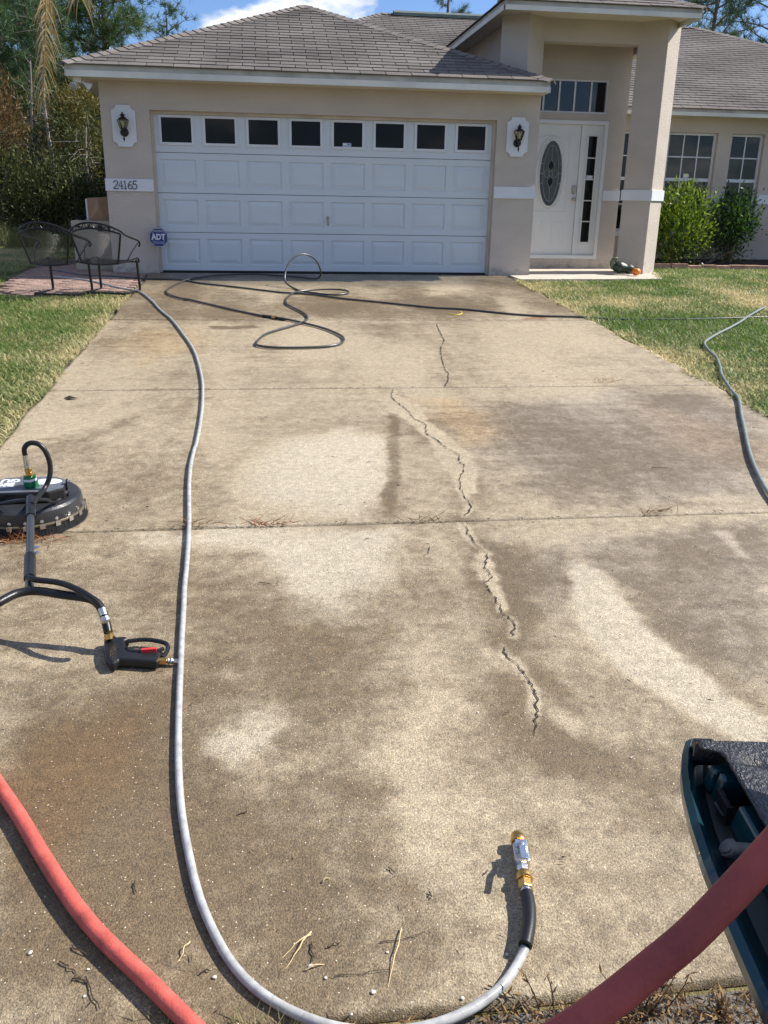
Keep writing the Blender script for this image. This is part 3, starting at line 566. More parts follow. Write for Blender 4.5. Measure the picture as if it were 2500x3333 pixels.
# garage door: four sections of eight, the top row glazed
gy = 0.13
gd_ = MB(); SH = 2.134/4; PW = 4.80/8
def gx(i): return -2.40+i*PW
for r in range(4):
    z0, z1 = 0.02+r*SH+0.003, 0.02+(r+1)*SH-0.004
    if r < 3:
        # section face pieces around eight sunk panel fields
        pz0, pz1 = z0+0.085, z1-0.085
        gd_.box((-2.41, gy, z0), (2.41, gy+0.045, pz0)); gd_.box((-2.41, gy, pz1), (2.41, gy+0.045, z1))
        edges = [-2.41]+[q for i in range(8) for q in (gx(i)+0.055, gx(i)+PW-0.055)]+[2.41]
        for i in range(0, len(edges), 2): gd_.box((edges[i], gy, pz0), (edges[i+1], gy+0.045, pz1))
    else:
        wz0, wz1 = z0+0.115, z1-0.062
        gd_.box((-2.41, gy, z0), (2.41, gy+0.045, wz0)); gd_.box((-2.41, gy, wz1), (2.41, gy+0.045, z1))
        edges = [-2.41]+[q for i in range(8) for q in (gx(i)+0.085, gx(i)+PW-0.085)]+[2.41]
        for i in range(0, len(edges), 2): gd_.box((edges[i], gy, wz0), (edges[i+1], gy+0.045, wz1))
garage = gd_.build('garage_door', DOORW, house)
pz = [(0.02+r*SH+0.088, 0.02+(r+1)*SH-0.089) for r in range(3)]
def panel_mesh(w, h):
    """raised panel: sunk groove, sloping bevel, proud field"""
    b = MB(); ins = [(0, 0.0), (0.004, 0.014), (0.016, 0.014), (0.062, 0.002)]; V = []
    for d_, y in ins: V += [(d_, y, d_), (w-d_, y, d_), (w-d_, y, h-d_), (d_, y, h-d_)]
    F = [(4*k+i, 4*k+(i+1) % 4, 4*k+4+(i+1) % 4, 4*k+4+i) for k in range(3) for i in range(4)]+[(12, 13, 14, 15)]
    b.add(V, F); me = bpy.data.meshes.new('panel'); me.from_pydata(b.v, [], b.f); me.materials.append(DOORW); return me
pme = panel_mesh(PW-0.11, pz[0][1]-pz[0][0])
for r in range(3):
    for i in range(8):
        o = link('panel', pme, garage); o.location = (gx(i)+0.055, gy, pz[r][0])
wz0, wz1 = 0.02+3*SH+0.118, 0.02+4*SH-0.066
def frame_mb(x0, x1, z0, z1, y0, y1, w):
    b = MB(); b.box((x0, y0, z0), (x1, y1, z0+w)); b.box((x0, y0, z1-w), (x1, y1, z1)); b.box((x0, y0, z0+w), (x0+w, y1, z1-w)); b.box((x1-w, y0, z0+w), (x1, y1, z1-w)); return b
for i in range(8):
    x0, x1 = gx(i)+0.062, gx(i)+PW-0.062
    frame_mb(x0, x1, wz0-0.02, wz1+0.018, gy-0.014, gy+0.012, 0.034).build('window_frame', TRIM, garage)
    b = MB(); b.box((x0+0.034, gy+0.004, wz0+0.014), (x1-0.034, gy+0.010, wz1-0.016)); b.build('pane', DARKGLASS, garage)
b = MB(); b.box((0.225, gy-0.002, wz0+0.016), (0.345, gy+0.002, wz0+0.064)); b.build('window_sticker', SIGNWHITE, garage)
b = MB(); b.box((0.285, gy-0.003, wz0+0.040), (0.338, gy-0.0015, wz0+0.058)); b.box((0.232, gy-0.003, wz0+0.022), (0.338, gy-0.0015, wz0+0.032)); b.build('sticker_print', M('sticker_blue', (0.08, 0.2, 0.33), 0.5), garage)
b = MB(); b.lathe([(0.020, 0), (0.020, 0.02), (0.012, 0.03)], (0.007, gy, 0.785), 12, (0, -1, 0)); b.tube([(0.007, gy-0.03, 0.795), (0.008, gy-0.036, 0.74), (0.010, gy-0.03, 0.675)], [0.016, 0.012, 0.010], 8); b.build('handle', PEWTER, garage)
b = MB(); b.box((-2.41, gy+0.004, -0.012), (2.41, gy+0.04, 0.021)); b.build('bottom_seal', RUBBER, garage)
b = MB(); b.box((-2.44, 0.085, 0.0), (-2.405, 0.125, 2.11)); b.box((2.405, 0.085, 0.0), (2.44, 0.125, 2.11)); b.box((-2.44, 0.085, 2.11), (2.44, 0.125, 2.15)); b.build('door_stop', JAMB, house)

# front door with oval glass, sidelight and transom
fd = MB(); fd.box((3.30, DW+0.045, 0.185), (4.235, DW+0.09, 2.255)); fdoor = bevel(fd.build('front_door', WHITE, house), 0.004)
def ring_xz(cx, cz, rx, rz, y0, prof, n=48):
    """oval moulding: prof = (outset, forward) pairs"""
    V = []; F = []
    for k in range(n):
        a = 2*math.pi*k/n
        for d_, f_ in prof: V.append((cx+(rx+d_)*math.cos(a), y0-f_, cz+(rz+d_)*math.sin(a)))
    q = len(prof)
    for k in range(n):
        for j in range(q-1): F.append((k*q+j, k*q+j+1, ((k+1) % n)*q+j+1, ((k+1) % n)*q+j))
    return V, F
OX, OZ, ORX, ORZ = 3.772, 1.503, 0.187, 0.502
V, F = ring_xz(OX, OZ, ORX, ORZ, DW+0.045, [(0.075, 0), (0.066, 0.010), (0.045, 0.012), (0.038, 0.004), (0.028, 0.004), (0.02, 0.018), (0.004, 0.018), (-0.004, 0.002)])
b = MB(); b.add(V, F, True); b.build('oval_moulding', WHITE, fdoor)
b = MB(); n = 48; b.add([(OX+ORX*math.cos(2*math.pi*k/n), DW+0.042, OZ+ORZ*math.sin(2*math.pi*k/n)) for k in range(n)], [tuple(range(n))[::-1]]); b.build('oval_pane', OVALGLASS, fdoor)
lead = MB(); ly = DW+0.040
def lp(pts): lead.tube([(x, ly, z) for x, z in pts], 0.0042, 5)
def arc(cx, cz, rx, rz, a0, a1, n=16): return [(cx+rx*math.cos(R(a0+(a1-a0)*k/n)), cz+rz*math.sin(R(a0+(a1-a0)*k/n))) for k in range(n+1)]
lp(arc(OX, OZ, ORX*0.70, ORZ*0.86, 0, 360, 40))
lp(arc(OX, OZ, 0.030, 0.040, 0, 360, 16))
for s in (1, -1):
    lp([(OX, OZ+s*0.04), (OX+0.052, OZ+s*0.10), (OX+0.045, OZ+s*0.15), (OX, OZ+s*0.225)]); lp([(OX, OZ+s*0.04), (OX-0.052, OZ+s*0.10), (OX-0.045, OZ+s*0.15), (OX, OZ+s*0.225)])
    lp(arc(OX+s*0.068, OZ, 0.042, 0.062, 0, 360, 16)); lp([(OX+s*0.11, OZ), (OX+s*0.186, OZ)])
    lp([(OX, OZ+s*0.225), (OX, OZ+s*0.43)])
    for zz in (0.15, -0.15): lp([(OX+s*ORX*0.66, OZ+zz), (OX+s*ORX*0.94, OZ+zz)])
lead.build('lead_came', LEAD, fdoor)
dkm = MB()
for s in (1, -1): dkm.add([(OX, DW+0.0405, OZ+s*0.04), (OX+0.05, DW+0.0405, OZ+s*0.10), (OX+0.043, DW+0.0405, OZ+s*0.15), (OX, DW+0.0405, OZ+s*0.22), (OX-0.043, DW+0.0405, OZ+s*0.15), (OX-0.05, DW+0.0405, OZ+s*0.10)], [tuple(range(6)) if s < 0 else tuple(range(6))[::-1]])
dkm.build('dark_petal', DARKGLASS, fdoor)
for x0, x1 in ((3.43, 3.70), (3.845, 4.055)):
    V = []; ww, hh = x1-x0, 0.375
    b = MB(); ins = [(0, 0), (0.008, 0.007), (0.02, 0.007), (0.03, -0.003), (0.05, -0.003)]
    for d_, f_ in ins: V += [(x0+d_, DW+0.0447+f_*0.0-f_*0.4-0.001, 0.385+d_), (x1-d_, DW+0.0447-f_*0.4-0.001, 0.385+d_), (x1-d_, DW+0.0447-f_*0.4-0.001, 0.385+hh-d_), (x0+d_, DW+0.0447-f_*0.4-0.001, 0.385+hh-d_)]
    b.add(V, [(4*k+i, 4*k+(i+1) % 4, 4*k+4+(i+1) % 4, 4*k+4+i) for k in range(4) for i in range(4)]+[(16, 17, 18, 19)]); b.build('door_panel', WHITE, fdoor)
b = MB(); b.tube(smooth_path([(3.50, DW+0.043, 2.015), (3.62, DW+0.043, 2.06), (3.77, DW+0.043, 2.085), (3.90, DW+0.043, 2.05), (4.05, DW+0.043, 2.035)], 0.03), 0.007, 6)
b.tube([(3.43, DW+0.043, 0.912), (4.06, DW+0.043, 0.912)], 0.006, 6); b.tube([(4.06, DW+0.043, 0.94), (4.06, DW+0.043, 2.03)], 0.005, 6); b.build('door_moulding', WHITE, fdoor)
b = MB(); b.box((4.152, DW+0.012, 1.195), (4.218, DW+0.046, 1.325)); o = bevel(b.build('deadbolt', PEWTER, fdoor), 0.01)
b = MB(); b.lathe([(0.024, 0), (0.024, 0.012), (0.011, 0.016), (0.011, 0.035), (0.027, 0.045), (0.03, 0.06), (0.018, 0.072), (0, 0.074)], (4.186, DW+0.045, 1.11), 16, (0, -1, 0)); b.build('door_knob', PEWTER, fdoor)
fr = frame_mb(3.22, 4.665, 0.165, 2.31, DW-0.012, DW+0.12, 0.055); fr.box((4.238, DW+0.02, 0.22), (4.31, DW+0.12, 2.255)); fr.box((3.275, DW+0.03, 0.2195), (3.298, DW+0.12, 2.255)); fr.build('door_frame', WHITE, house)
sl = frame_mb(4.312, 4.608, 0.222, 2.253, DW+0.035, DW+0.07, 0.001)
sl = MB(); sx0, sx1, sz0, sz1 = 4.368, 4.512, 0.435, 2.085
sl.box((4.312, DW+0.035, 0.222), (4.608, DW+0.07, sz0)); sl.box((4.312, DW+0.035, sz1), (4.608, DW+0.07, 2.253)); sl.box((4.312, DW+0.035, sz0), (sx0, DW+0.07, sz1)); sl.box((sx1, DW+0.035, sz0), (4.608, DW+0.07, sz1))
fm_ = frame_mb(sx0-0.022, sx1+0.022, sz0-0.022, sz1+0.022, DW+0.022, DW+0.034, 0.02); sl.add(fm_.v, fm_.f)
ph = (sz1-sz0)/5
for k in range(1, 5): sl.box((sx0, DW+0.03, sz0+k*ph-0.008), (sx1, DW+0.06, sz0+k*ph+0.008))
side = sl.build('sidelight', WHITE, house)
for k in range(5):
    b = MB(); b.box((sx0+0.001, DW+0.045, sz0+k*ph+0.009), (sx1-0.001, DW+0.05, sz0+(k+1)*ph-0.009)); b.build('pane', DARKGLASS, side)
b = MB(); b.box((4.385, DW+0.040, sz0+3*ph+0.010), (4.490, DW+0.0445, sz0+3*ph+0.062)); b.build('window_sticker', SIGNWHITE, side)
t_ = frame_mb(3.20, 4.61, 2.42, 2.905, DW+0.01, DW+0.09, 0.022)
mull = [3.555, 3.81, 4.065, 4.335]
for x in mull: t_.box((x-0.013, DW+0.015, 2.442), (x+0.013, DW+0.07, 2.883))
tr = t_.build('transom_window', TRIM, house); ed = [3.222]+mull+[4.588]
for i in range(5):
    b = MB(); b.box((ed[i]+0.014, DW+0.04, 2.443), (ed[i+1]-0.014, DW+0.046, 2.882)); b.build('pane', SKYGLASS, tr)

# wing windows: single-hung, with blinds behind the glass
bl_me = {}; wins = []
for (a, b_), ncol in zip(WIN, (2, 3, 2)):
    y0, y1 = WW+0.075, WW+0.125; w = 0.04
    f = frame_mb(a+0.002, b_-0.002, WZ0+0.002, WZ1-0.002, y0, y1, w); zr = 1.50
    f.box((a+w, y0+0.004, zr-0.028), (b_-w, y1-0.003, zr+0.028))
    pw = (b_-a-2*w)/ncol
    for k in range(1, ncol): f.box((a+w+k*pw-0.010, y0+0.012, WZ0+w), (a+w+k*pw+0.010, y1-0.012, WZ1-w))
    zs = [1.89, 1.06]
    for z in zs: f.box((a+w, y0+0.014, z-0.010), (b_-w, y1-0.014, z+0.010))
    win = f.build('window', TRIM, house); wins.append(win)
    lev = [WZ0+w, 1.06, zr, 1.89, WZ1-w]
    for k in range(ncol):
        for q in range(4):
            p = MB(); p.box((a+w+k*pw+0.010, y0+0.024, lev[q]+0.011), (a+w+(k+1)*pw-0.010, y0+0.028, lev[q+1]-0.011)); p.build('pane', WINGLASS, win)
    ns = 36; L = b_-a-2*w
    if ncol not in bl_me:
        s = MB(); s.obox((0, 0, 0), (1, 0, 0), Vector((0, 0.8, 0.6)), Vector((0, -0.6, 0.8)), L/2-0.005, 0.024, 0.0012)
        me = bpy.data.meshes.new('blind_slat'); me.from_pydata(s.v, [], s.f); me.materials.append(BLIND); bl_me[ncol] = me
    for k in range(ns):
        o = link('blind_slat', bl_me[ncol], win); o.location = ((a+b_)/2, WW+0.20, WZ0+0.06+k*(WZ1-WZ0-0.1)/ns)
    s = MB(); s.box((a-0.004, WW-0.03, WZ0-0.09), (b_+0.004, WW+0.07, WZ0)); s.build('window_sill', TRIM, house)
b = MB(); b.box((6.79, WW+0.092, 1.535), (6.895, WW+0.096, 1.605)); b.build('window_sticker', SIGNWHITE, wins[1])

# ------------------------------------------------------------------ roofs
MS = 0.42; NRM = 1/math.sqrt(1+MS*MS)
def plane_frame(p0, dirx, up_h):
    """eave start, unit eave direction, horizontal upslope direction"""
    return Vector(p0), Vector(dirx).normalized(), (Vector(up_h).normalized()+Vector((0, 0, MS))).normalized()
def shingles(fr_, xl, xr, U, expo, tabw, lift=0.007, seed=0, gap=0.010):
    """courses of tabs on a roof plane; xl(u), xr(u) give the plane's edges at slope distance u; yields (verts, faces)"""
    P0, E, S = fr_; Nn = E.cross(S); r_ = random.Random(seed); nc = int(U/expo)+1
    for i in range(nc):
        u0, u1 = i*expo-0.012*(i == 0), min((i+1)*expo+0.02, U)
        if u1-u0 < 0.02: continue
        off = (0.5*tabw if i % 2 else 0.0)+r_.uniform(-.012, .012)
        a0, b0, a1, b1 = xl(u0), xr(u0), xl(u1), xr(u1)
        k = math.floor((min(a0, a1)-off)/tabw)
        while off+k*tabw < max(b0, b1):
            x0, x1 = off+k*tabw+gap/2, off+(k+1)*tabw-gap/2; k += 1
            c = [max(x0, a0), min(x1, b0), min(x1, b1), max(x0, a1)]
            if c[1]-c[0] < 0.01 and c[2]-c[3] < 0.01: continue
            c[1] = max(c[1], c[0]); c[2] = max(c[2], c[3])
            j = r_.uniform(-.002, .003); h0, h1 = lift+0.006+j, 0.0025
            pt = lambda x, u, h: P0+E*x+S*u+Nn*h
            V = [pt(c[0], u0, 0), pt(c[1], u0, 0), pt(c[0], u0+r_.uniform(-.003, .003), h0), pt(c[1], u0+r_.uniform(-.003, .003), h0), pt(c[2], u1, h1), pt(c[3], u1, h1), pt(c[2], u1, 0), pt(c[3], u1, 0)]
            yield V, [(0, 1, 3, 2), (2, 3, 4, 5), (0, 2, 5, 7), (1, 6, 4, 3)]
def caps(a, b, name, parent, expo=0.145, w=0.115, down=0.42, mat=None):
    """overlapping bent cap shingles along a hip or ridge from low end a to high end b"""
    a, b = Vector(a), Vector(b); T = (b-a).normalized(); Sd = T.cross(Vector((0, 0, 1))).normalized(); Up = Sd.cross(T).normalized(); n = int((b-a).length/expo)
    s = MB(); L = expo+0.05
    V = []
    for t, h in ((0, 0.022), (L, 0.006)):
        V += [(-w, t, h-down*w), (0, t, h), (w, t, h-down*w)]
    V += [(-w, 0, -down*w-0.004), (0, 0, 0.0), (w, 0, -down*w-0.004)]
    F = [(0, 1, 4, 3), (1, 2, 5, 4), (6, 7, 1, 0), (7, 8, 2, 1)]
    me = bpy.data.meshes.new(name); me.from_pydata(V, [], F); me.materials.append(mat or CAPM)
    for i in range(n):
        o = link(name, me, parent); q = a+T*(i*expo+random.uniform(-.006, .006)); Sj = (Sd+T*random.uniform(-.03, .03)).normalized()
        mw = Matrix(((Sj.x, T.x, Up.x, q.x), (Sj.y, T.y, Up.y, q.y), (Sj.z, T.z, Up.z, q.z), (0, 0, 0, 1))); o.matrix_basis = mw
EZ = 2.635; GX0, GX1, GY = -3.45, 3.09, -0.405; half = (GX1-GX0)/2; APX = (GX0+GX1)/2
AP = Vector((APX, GY+half, EZ+MS*half)); YV = 2.6+(AP.z-2.66)/MS
deck = MB(); t = 0.03
deck.add([(GX0, GY, EZ-0.006), (GX1, GY, EZ-0.006), (AP.x, AP.y, AP.z-0.006), (AP.x, YV+.3, AP.z-0.006), (GX0, YV+.3, EZ-0.006), (GX1, YV+.3, EZ-0.006)], [(0, 1, 2), (0, 2, 3, 4), (1, 5, 3, 2)])
groof = deck.build('garage_roof', DECK, house)
US = half/NRM; EXPO = 0.1448; TABW = 0.352
frG = plane_frame((GX0, GY, EZ), (1, 0, 0), (0, 1, 0)); cosS = NRM
for V, F in shingles(frG, lambda u: u*cosS, lambda u: 2*half-u*cosS, US, EXPO, TABW, seed=3):
    s = MB(); s.add(V, F); s.build('shingle', SHINGLE, groof)
side_ = MB()
for V, F in shingles(plane_frame((GX0, YV+.3, EZ), (0, -1, 0), (1, 0, 0)), lambda u: 0, lambda u: (YV+.3-GY)-u*cosS, US, EXPO, TABW, seed=5): side_.add(V, F)
for V, F in shingles(plane_frame((GX1, GY, EZ), (0, 1, 0), (-1, 0, 0)), lambda u: u*cosS, lambda u: (YV+.3-GY), US, EXPO, TABW, seed=6): side_.add(V, F)
side_.build('side_slope_shingles', SHINGLE, groof, kind='stuff')
caps((GX0, GY, EZ+0.012), AP+Vector((0, 0, 0.012)), 'hip_cap', groof); caps((GX1, GY, EZ+0.012), AP+Vector((0, 0, 0.012)), 'hip_cap', groof)
caps(AP+Vector((0, 0.1, 0.01)), (AP.x, YV, AP.z+0.01), 'ridge_cap', groof)
# main roof behind
MX0, MX1, MY0, MZ0, MYR = -3.45, 14.0, 2.58, 2.655, 7.72; mh = MYR-MY0; MZR = MZ0+MS*mh
deck = MB(); A, B = (MX0+mh, MYR, MZR-0.006), (MX1-mh, MYR, MZR-0.006)
deck.add([(MX0, MY0, MZ0-0.006), (MX1, MY0, MZ0-0.006), B, A, (MX0, MYR+mh, MZ0-0.006), (MX1, MYR+mh, MZ0-0.006)], [(0, 1, 2, 3), (0, 3, 4), (1, 5, 2), (4, 3, 2, 5)])
mroof = deck.build('main_roof', DECK, house); s = MB()
for V, F in shingles(plane_frame((MX0, MY0, MZ0), (1, 0, 0), (0, 1, 0)), lambda u: u*cosS, lambda u: MX1-MX0-u*cosS, mh/NRM, EXPO, TABW, seed=8): s.add(V, F)
s.build('front_slope_shingles', SHINGLE, mroof, kind='stuff')
for P in (((MX0, MY0, MZ0+.012), (MX0+mh, MYR, MZR+.012)), ((MX1, MY0, MZ0+.012), (MX1-mh, MYR, MZR+.012))): caps(P[0], P[1], 'hip_cap', mroof)
caps((MX0+mh, MYR, MZR+.012), (MX1-mh, MYR, MZR+.012), 'ridge_cap', mroof)
rv = MB(); rv.prism([(1.95, MYR-0.17, MZR-0.04), (1.95, MYR-0.16, MZR+0.02), (1.95, MYR, MZR+0.085), (1.95, MYR+0.16, MZR+0.02), (1.95, MYR+0.17, MZR-0.04)], (3.6, 0, 0)); rv.build('ridge_vent', VENTM, mroof)
# portico roof
PX0, PX1, PY, PZ = 2.41, 5.325, -0.115, 3.665; ph_ = (PX1-PX0)/2; PXM = (PX0+PX1)/2; PA = Vector((PXM, PY+ph_, PZ+MS*ph_)); yb = MY0+(PA.z-MZ0)/MS
deck = MB(); deck.add([(PX0, PY, PZ-.006), (PX1, PY, PZ-.006), (PA.x, PA.y, PA.z-.006), (PA.x, yb, PA.z-.006), (PX0, yb, PZ-.006), (PX1, yb, PZ-.006)], [(0, 1, 2), (0, 2, 3, 4), (1, 5, 3, 2)])
proof = deck.build('portico_roof', DECK, house); s = MB()
for V, F in shingles(plane_frame((PX0, PY, PZ), (1, 0, 0), (0, 1, 0)), lambda u: u*cosS, lambda u: 2*ph_-u*cosS, ph_/NRM, EXPO, TABW, seed=9): s.add(V, F)
for V, F in shingles(plane_frame((PX0, yb, PZ), (0, -1, 0), (1, 0, 0)), lambda u: 0, lambda u: (yb-PY)-u*cosS, ph_/NRM, EXPO, TABW, seed=10): s.add(V, F)
for V, F in shingles(plane_frame((PX1, PY, PZ), (0, 1, 0), (-1, 0, 0)), lambda u: u*cosS, lambda u: (yb-PY), ph_/NRM, EXPO, TABW, seed=11): s.add(V, F)
s.build('portico_shingles', SHINGLE, proof, kind='stuff')
caps((PX0, PY, PZ+.012), PA+Vector((0, 0, .012)), 'hip_cap', proof); caps((PX1, PY, PZ+.012), PA+Vector((0, 0, .012)), 'hip_cap', proof)
# fascias (white lower board, weathered upper strip) and soffits
def eave(path, zt, low=0.075, up=0.065, closed=False):
    """path of eave corners (x, y); the boards stand just inside the line"""
    f1, f2 = MB(), MB()
    for (x0, y0), (x1, y1) in zip(path[:-1], path[1:]):
        dv = Vector((x1-x0, y1-y0, 0)); L = dv.length; dv.normalize(); nn = Vector((dv.y, -dv.x, 0)); c = Vector(((x0+x1)/2, (y0+y1)/2, 0))
        f2.obox(c+nn*(-0.030)+Vector((0, 0, zt-up/2-0.004)), dv, nn, (0, 0, 1), L/2-0.022, 0.010, up/2)
        f1.obox(c+nn*(-0.022)+Vector((0, 0, zt-up-low/2-0.005)), dv, nn, (0, 0, 1), L/2-0.0125, 0.0095, low/2)
    f1.build('fascia', FASCIA, house); f2.build('upper_fascia', DRIP, house)
eave([(GX0, 12.5), (GX0, GY), (GX1, GY), (GX1, 1.45)], EZ)
eave([(5.06, MY0), (MX1, MY0), (MX1, 12.5)], MZ0, 0.06, 0.05)
eave([(PX0, 4.9), (PX0, PY), (PX1, PY), (PX1, 4.9)], PZ, 0.062, 0.055)
sf = MB(); sf.box((GX0+0.035, GY+0.035, EZ-0.14), (GX1-0.035, -0.003, EZ-0.125)); sf.box((GX0+0.035, -0.003, EZ-0.14), (XL-0.003, 12.5, EZ-0.125));
sf.box((5.2, MY0+0.035, MZ0-0.112), (MX1-.035, WW-0.003, MZ0-0.10))
sf.box((PX0+0.035, PY+0.035, PZ-0.055), (PX1-0.035, 0.72, PZ-0.04)); sf.box((PX0+0.035, 0.72, PZ-0.055), (2.795, 4.9, PZ-0.04)); sf.box((5.205, 0.72, PZ-0.055), (PX1-.035, 4.9, PZ-.04))
sf.build('soffit', SOFFIT, house)
rb = MB()
for k in range(60): rb.box((GX0+0.045, 0.03+k*0.1, EZ-0.1435), (XL-0.008, 0.042+k*0.1, EZ-0.1405))
rb.build('soffit_rib', SOFFIT, house, kind='stuff')

# ------------------------------------------------------------------ things on and by the house
def lantern(cx, label):
    t = thing('wall_lantern', (cx, 0, 1.9), label, 'wall light', 'bronze carriage lamps beside the garage door')
    y0 = -0.002; zc = 1.935; hw, hh, r = 0.158, 0.262, 0.062; P = []
    for sx, sz, a0 in ((1, 1, 180), (-1, 1, 270), (-1, -1, 0), (1, -1, 90)):
        cx_, cz_ = cx+sx*hw, zc+sz*hh
        aa = [R(a0+90-90*k/6) for k in range(7)]
        P += [(cx_+r*math.cos(a), y0, cz_+r*math.sin(a)) for a in ([R(270-90*k/6) for k in range(7)] if (sx, sz) == (1, 1) else [R(360-90*k/6) for k in range(7)] if (sx, sz) == (-1, 1) else [R(90-90*k/6) for k in range(7)] if (sx, sz) == (-1, -1) else [R(180-90*k/6) for k in range(7)])]
    b = MB(); b.prism(P, (0, -0.022, 0)); b.build('plaque', TRIM, t)
    zl = 1.86; b = MB(); b.lathe([(0.058, 0), (0.056, 0.012), (0.03, 0.022)], (cx, -0.024, zl-0.005), 20, (0, -1, 0)); b.tube(smooth_path([(cx, -0.04, zl-0.01), (cx, -0.075, zl-0.03), (cx, -0.105, zl-0.015), (cx, -0.11, zl+0.03)], 0.01), 0.011, 8)
    b.build('back_plate', BRONZE, t)
    c = (cx, -0.11, 0); b = MB()
    b.lathe([(0.014, zl-0.005), (0.030, zl+0.015), (0.043, zl+0.032), (0.046, zl+0.042)], c, 6, smooth=False)
    b.lathe([(0.079, zl+0.142), (0.074, zl+0.152), (0.035, zl+0.180), (0.016, zl+0.190)], c, 6, smooth=False)
    b.lathe([(0.016, zl+0.190), (0.036, zl+0.200), (0.030, zl+0.212), (0.010, zl+0.224), (0.013, zl+0.232), (0.0, zl+0.246)], c, 10)
    for k in range(6):
        a = R(60*k); b.tube([(cx+0.044*math.cos(a), -0.11+0.044*math.sin(a), zl+0.04), (cx+0.076*math.cos(a), -0.11+0.076*math.sin(a), zl+0.145)], 0.0045, 5)
    b.build('lamp_cage', BRONZE, t)
    b = MB(); b.lathe([(0.042, zl+0.043), (0.072, zl+0.141)], c, 6, smooth=False); b.build('lamp_glass', LAMPGLASS, t)
    b = MB(); b.lathe([(0.010, zl+0.04), (0.012, zl+0.075), (0.022, zl+0.095), (0.018, zl+0.12), (0, zl+0.13)], c, 10); b.build('bulb', BULB, t)
    b = MB(); b.lathe([(0.009, zl-0.005), (0.010, zl-0.06), (0.007, zl-0.075), (0.016, zl-0.088), (0.012, zl-0.1), (0.0, zl-0.135)], c, 8); b.build('tail', BRONZE, t)
lantern(-2.785, 'bronze carriage lamp on white plaque above the house number 24165')
lantern(2.745, 'bronze carriage lamp on white plaque between garage door and front door')

t = thing('floodlight', (-3.30, -0.22, 2.49), 'white twin floodlight under the eave at the left garage corner', 'floodlight')
b = MB(); b.box((-3.36, -0.27, 2.43), (-3.26, -0.19, 2.494)); bevel(b.build('junction_box', FASCIA, t), 0.006)
for px, d_ in ((-3.335, (-0.25, -0.75, -0.6)), (-3.235, (0.75, 0.2, -0.5))):
    ax = Vector(d_).normalized(); c = Vector((px, -0.23, 2.435)); b = MB()
    b.lathe([(0.014, -0.02), (0.018, 0.02), (0.03, 0.035), (0.052, 0.085), (0.053, 0.1)], c, 16, ax); h = b.build('lamp_head', TRIM, t)
    b = MB(); b.lathe([(0.049, 0.1005), (0.036, 0.108), (0, 0.111)], c, 16, ax); b.build('lens', M('flood_lens', (0.30, 0.31, 0.28), 0.25), h)

t = thing('security_sign', (-2.43, -0.1, 0), 'blue octagonal ADT security sign on a stake by the garage door', 'yard sign')
b = MB(); b.box((-2.446, -0.094, -0.10), (-2.424, -0.086, 0.37)); b.build('stake', M('sign_stake', (0.36, 0.34, 0.29), 0.5, metal=0.3), t)
sc_ = (-2.413, -0.1, 0.487); rr = 0.139
oc = lambda r, y: [(sc_[0]+r*math.cos(R(22.5+45*k)), y, sc_[2]+r*math.sin(R(22.5+45*k))) for k in range(8)]
b = MB(); b.prism(oc(rr, -0.104), (0, 0.008, 0)); face = b.build('sign_face', SIGNBLUE, t)
bd = MB(); O, I = oc(rr-0.004, -0.1055), oc(rr-0.009, -0.1055); bd.add(O+I, [(i, (i+1) % 8, 8+(i+1) % 8, 8+i) for i in range(8)])
for (x0, z0, x1, z1) in ((-0.078, 0.076, 0.078, 0.079), (-0.078, -0.061, 0.078, -0.058), (-0.078, -0.058, -0.075, 0.076), (0.075, -0.058, 0.078, 0.076)): bd.box((sc_[0]+x0, -0.1058, sc_[2]+z0), (sc_[0]+x1, -0.1045, sc_[2]+z1))
bd.build('border', SIGNWHITE, face)
text('lettering', 'ADT', 0.108, SIGNWHITE, face, (sc_[0], -0.1055, sc_[2]+0.004), (1, 0, 0), (0, 0, 1), 0.001, bold=0.004, sx=0.86)
text('lettering', 'Secured by', 0.028, SIGNWHITE, face, (sc_[0], -0.1055, sc_[2]+0.094), (1, 0, 0), (0, 0, 1), 0.001)
text('lettering', '1-800-ADT-ASAP', 0.021, SIGNWHITE, face, (sc_[0], -0.1055, sc_[2]-0.078), (1, 0, 0), (0, 0, 1), 0.001)

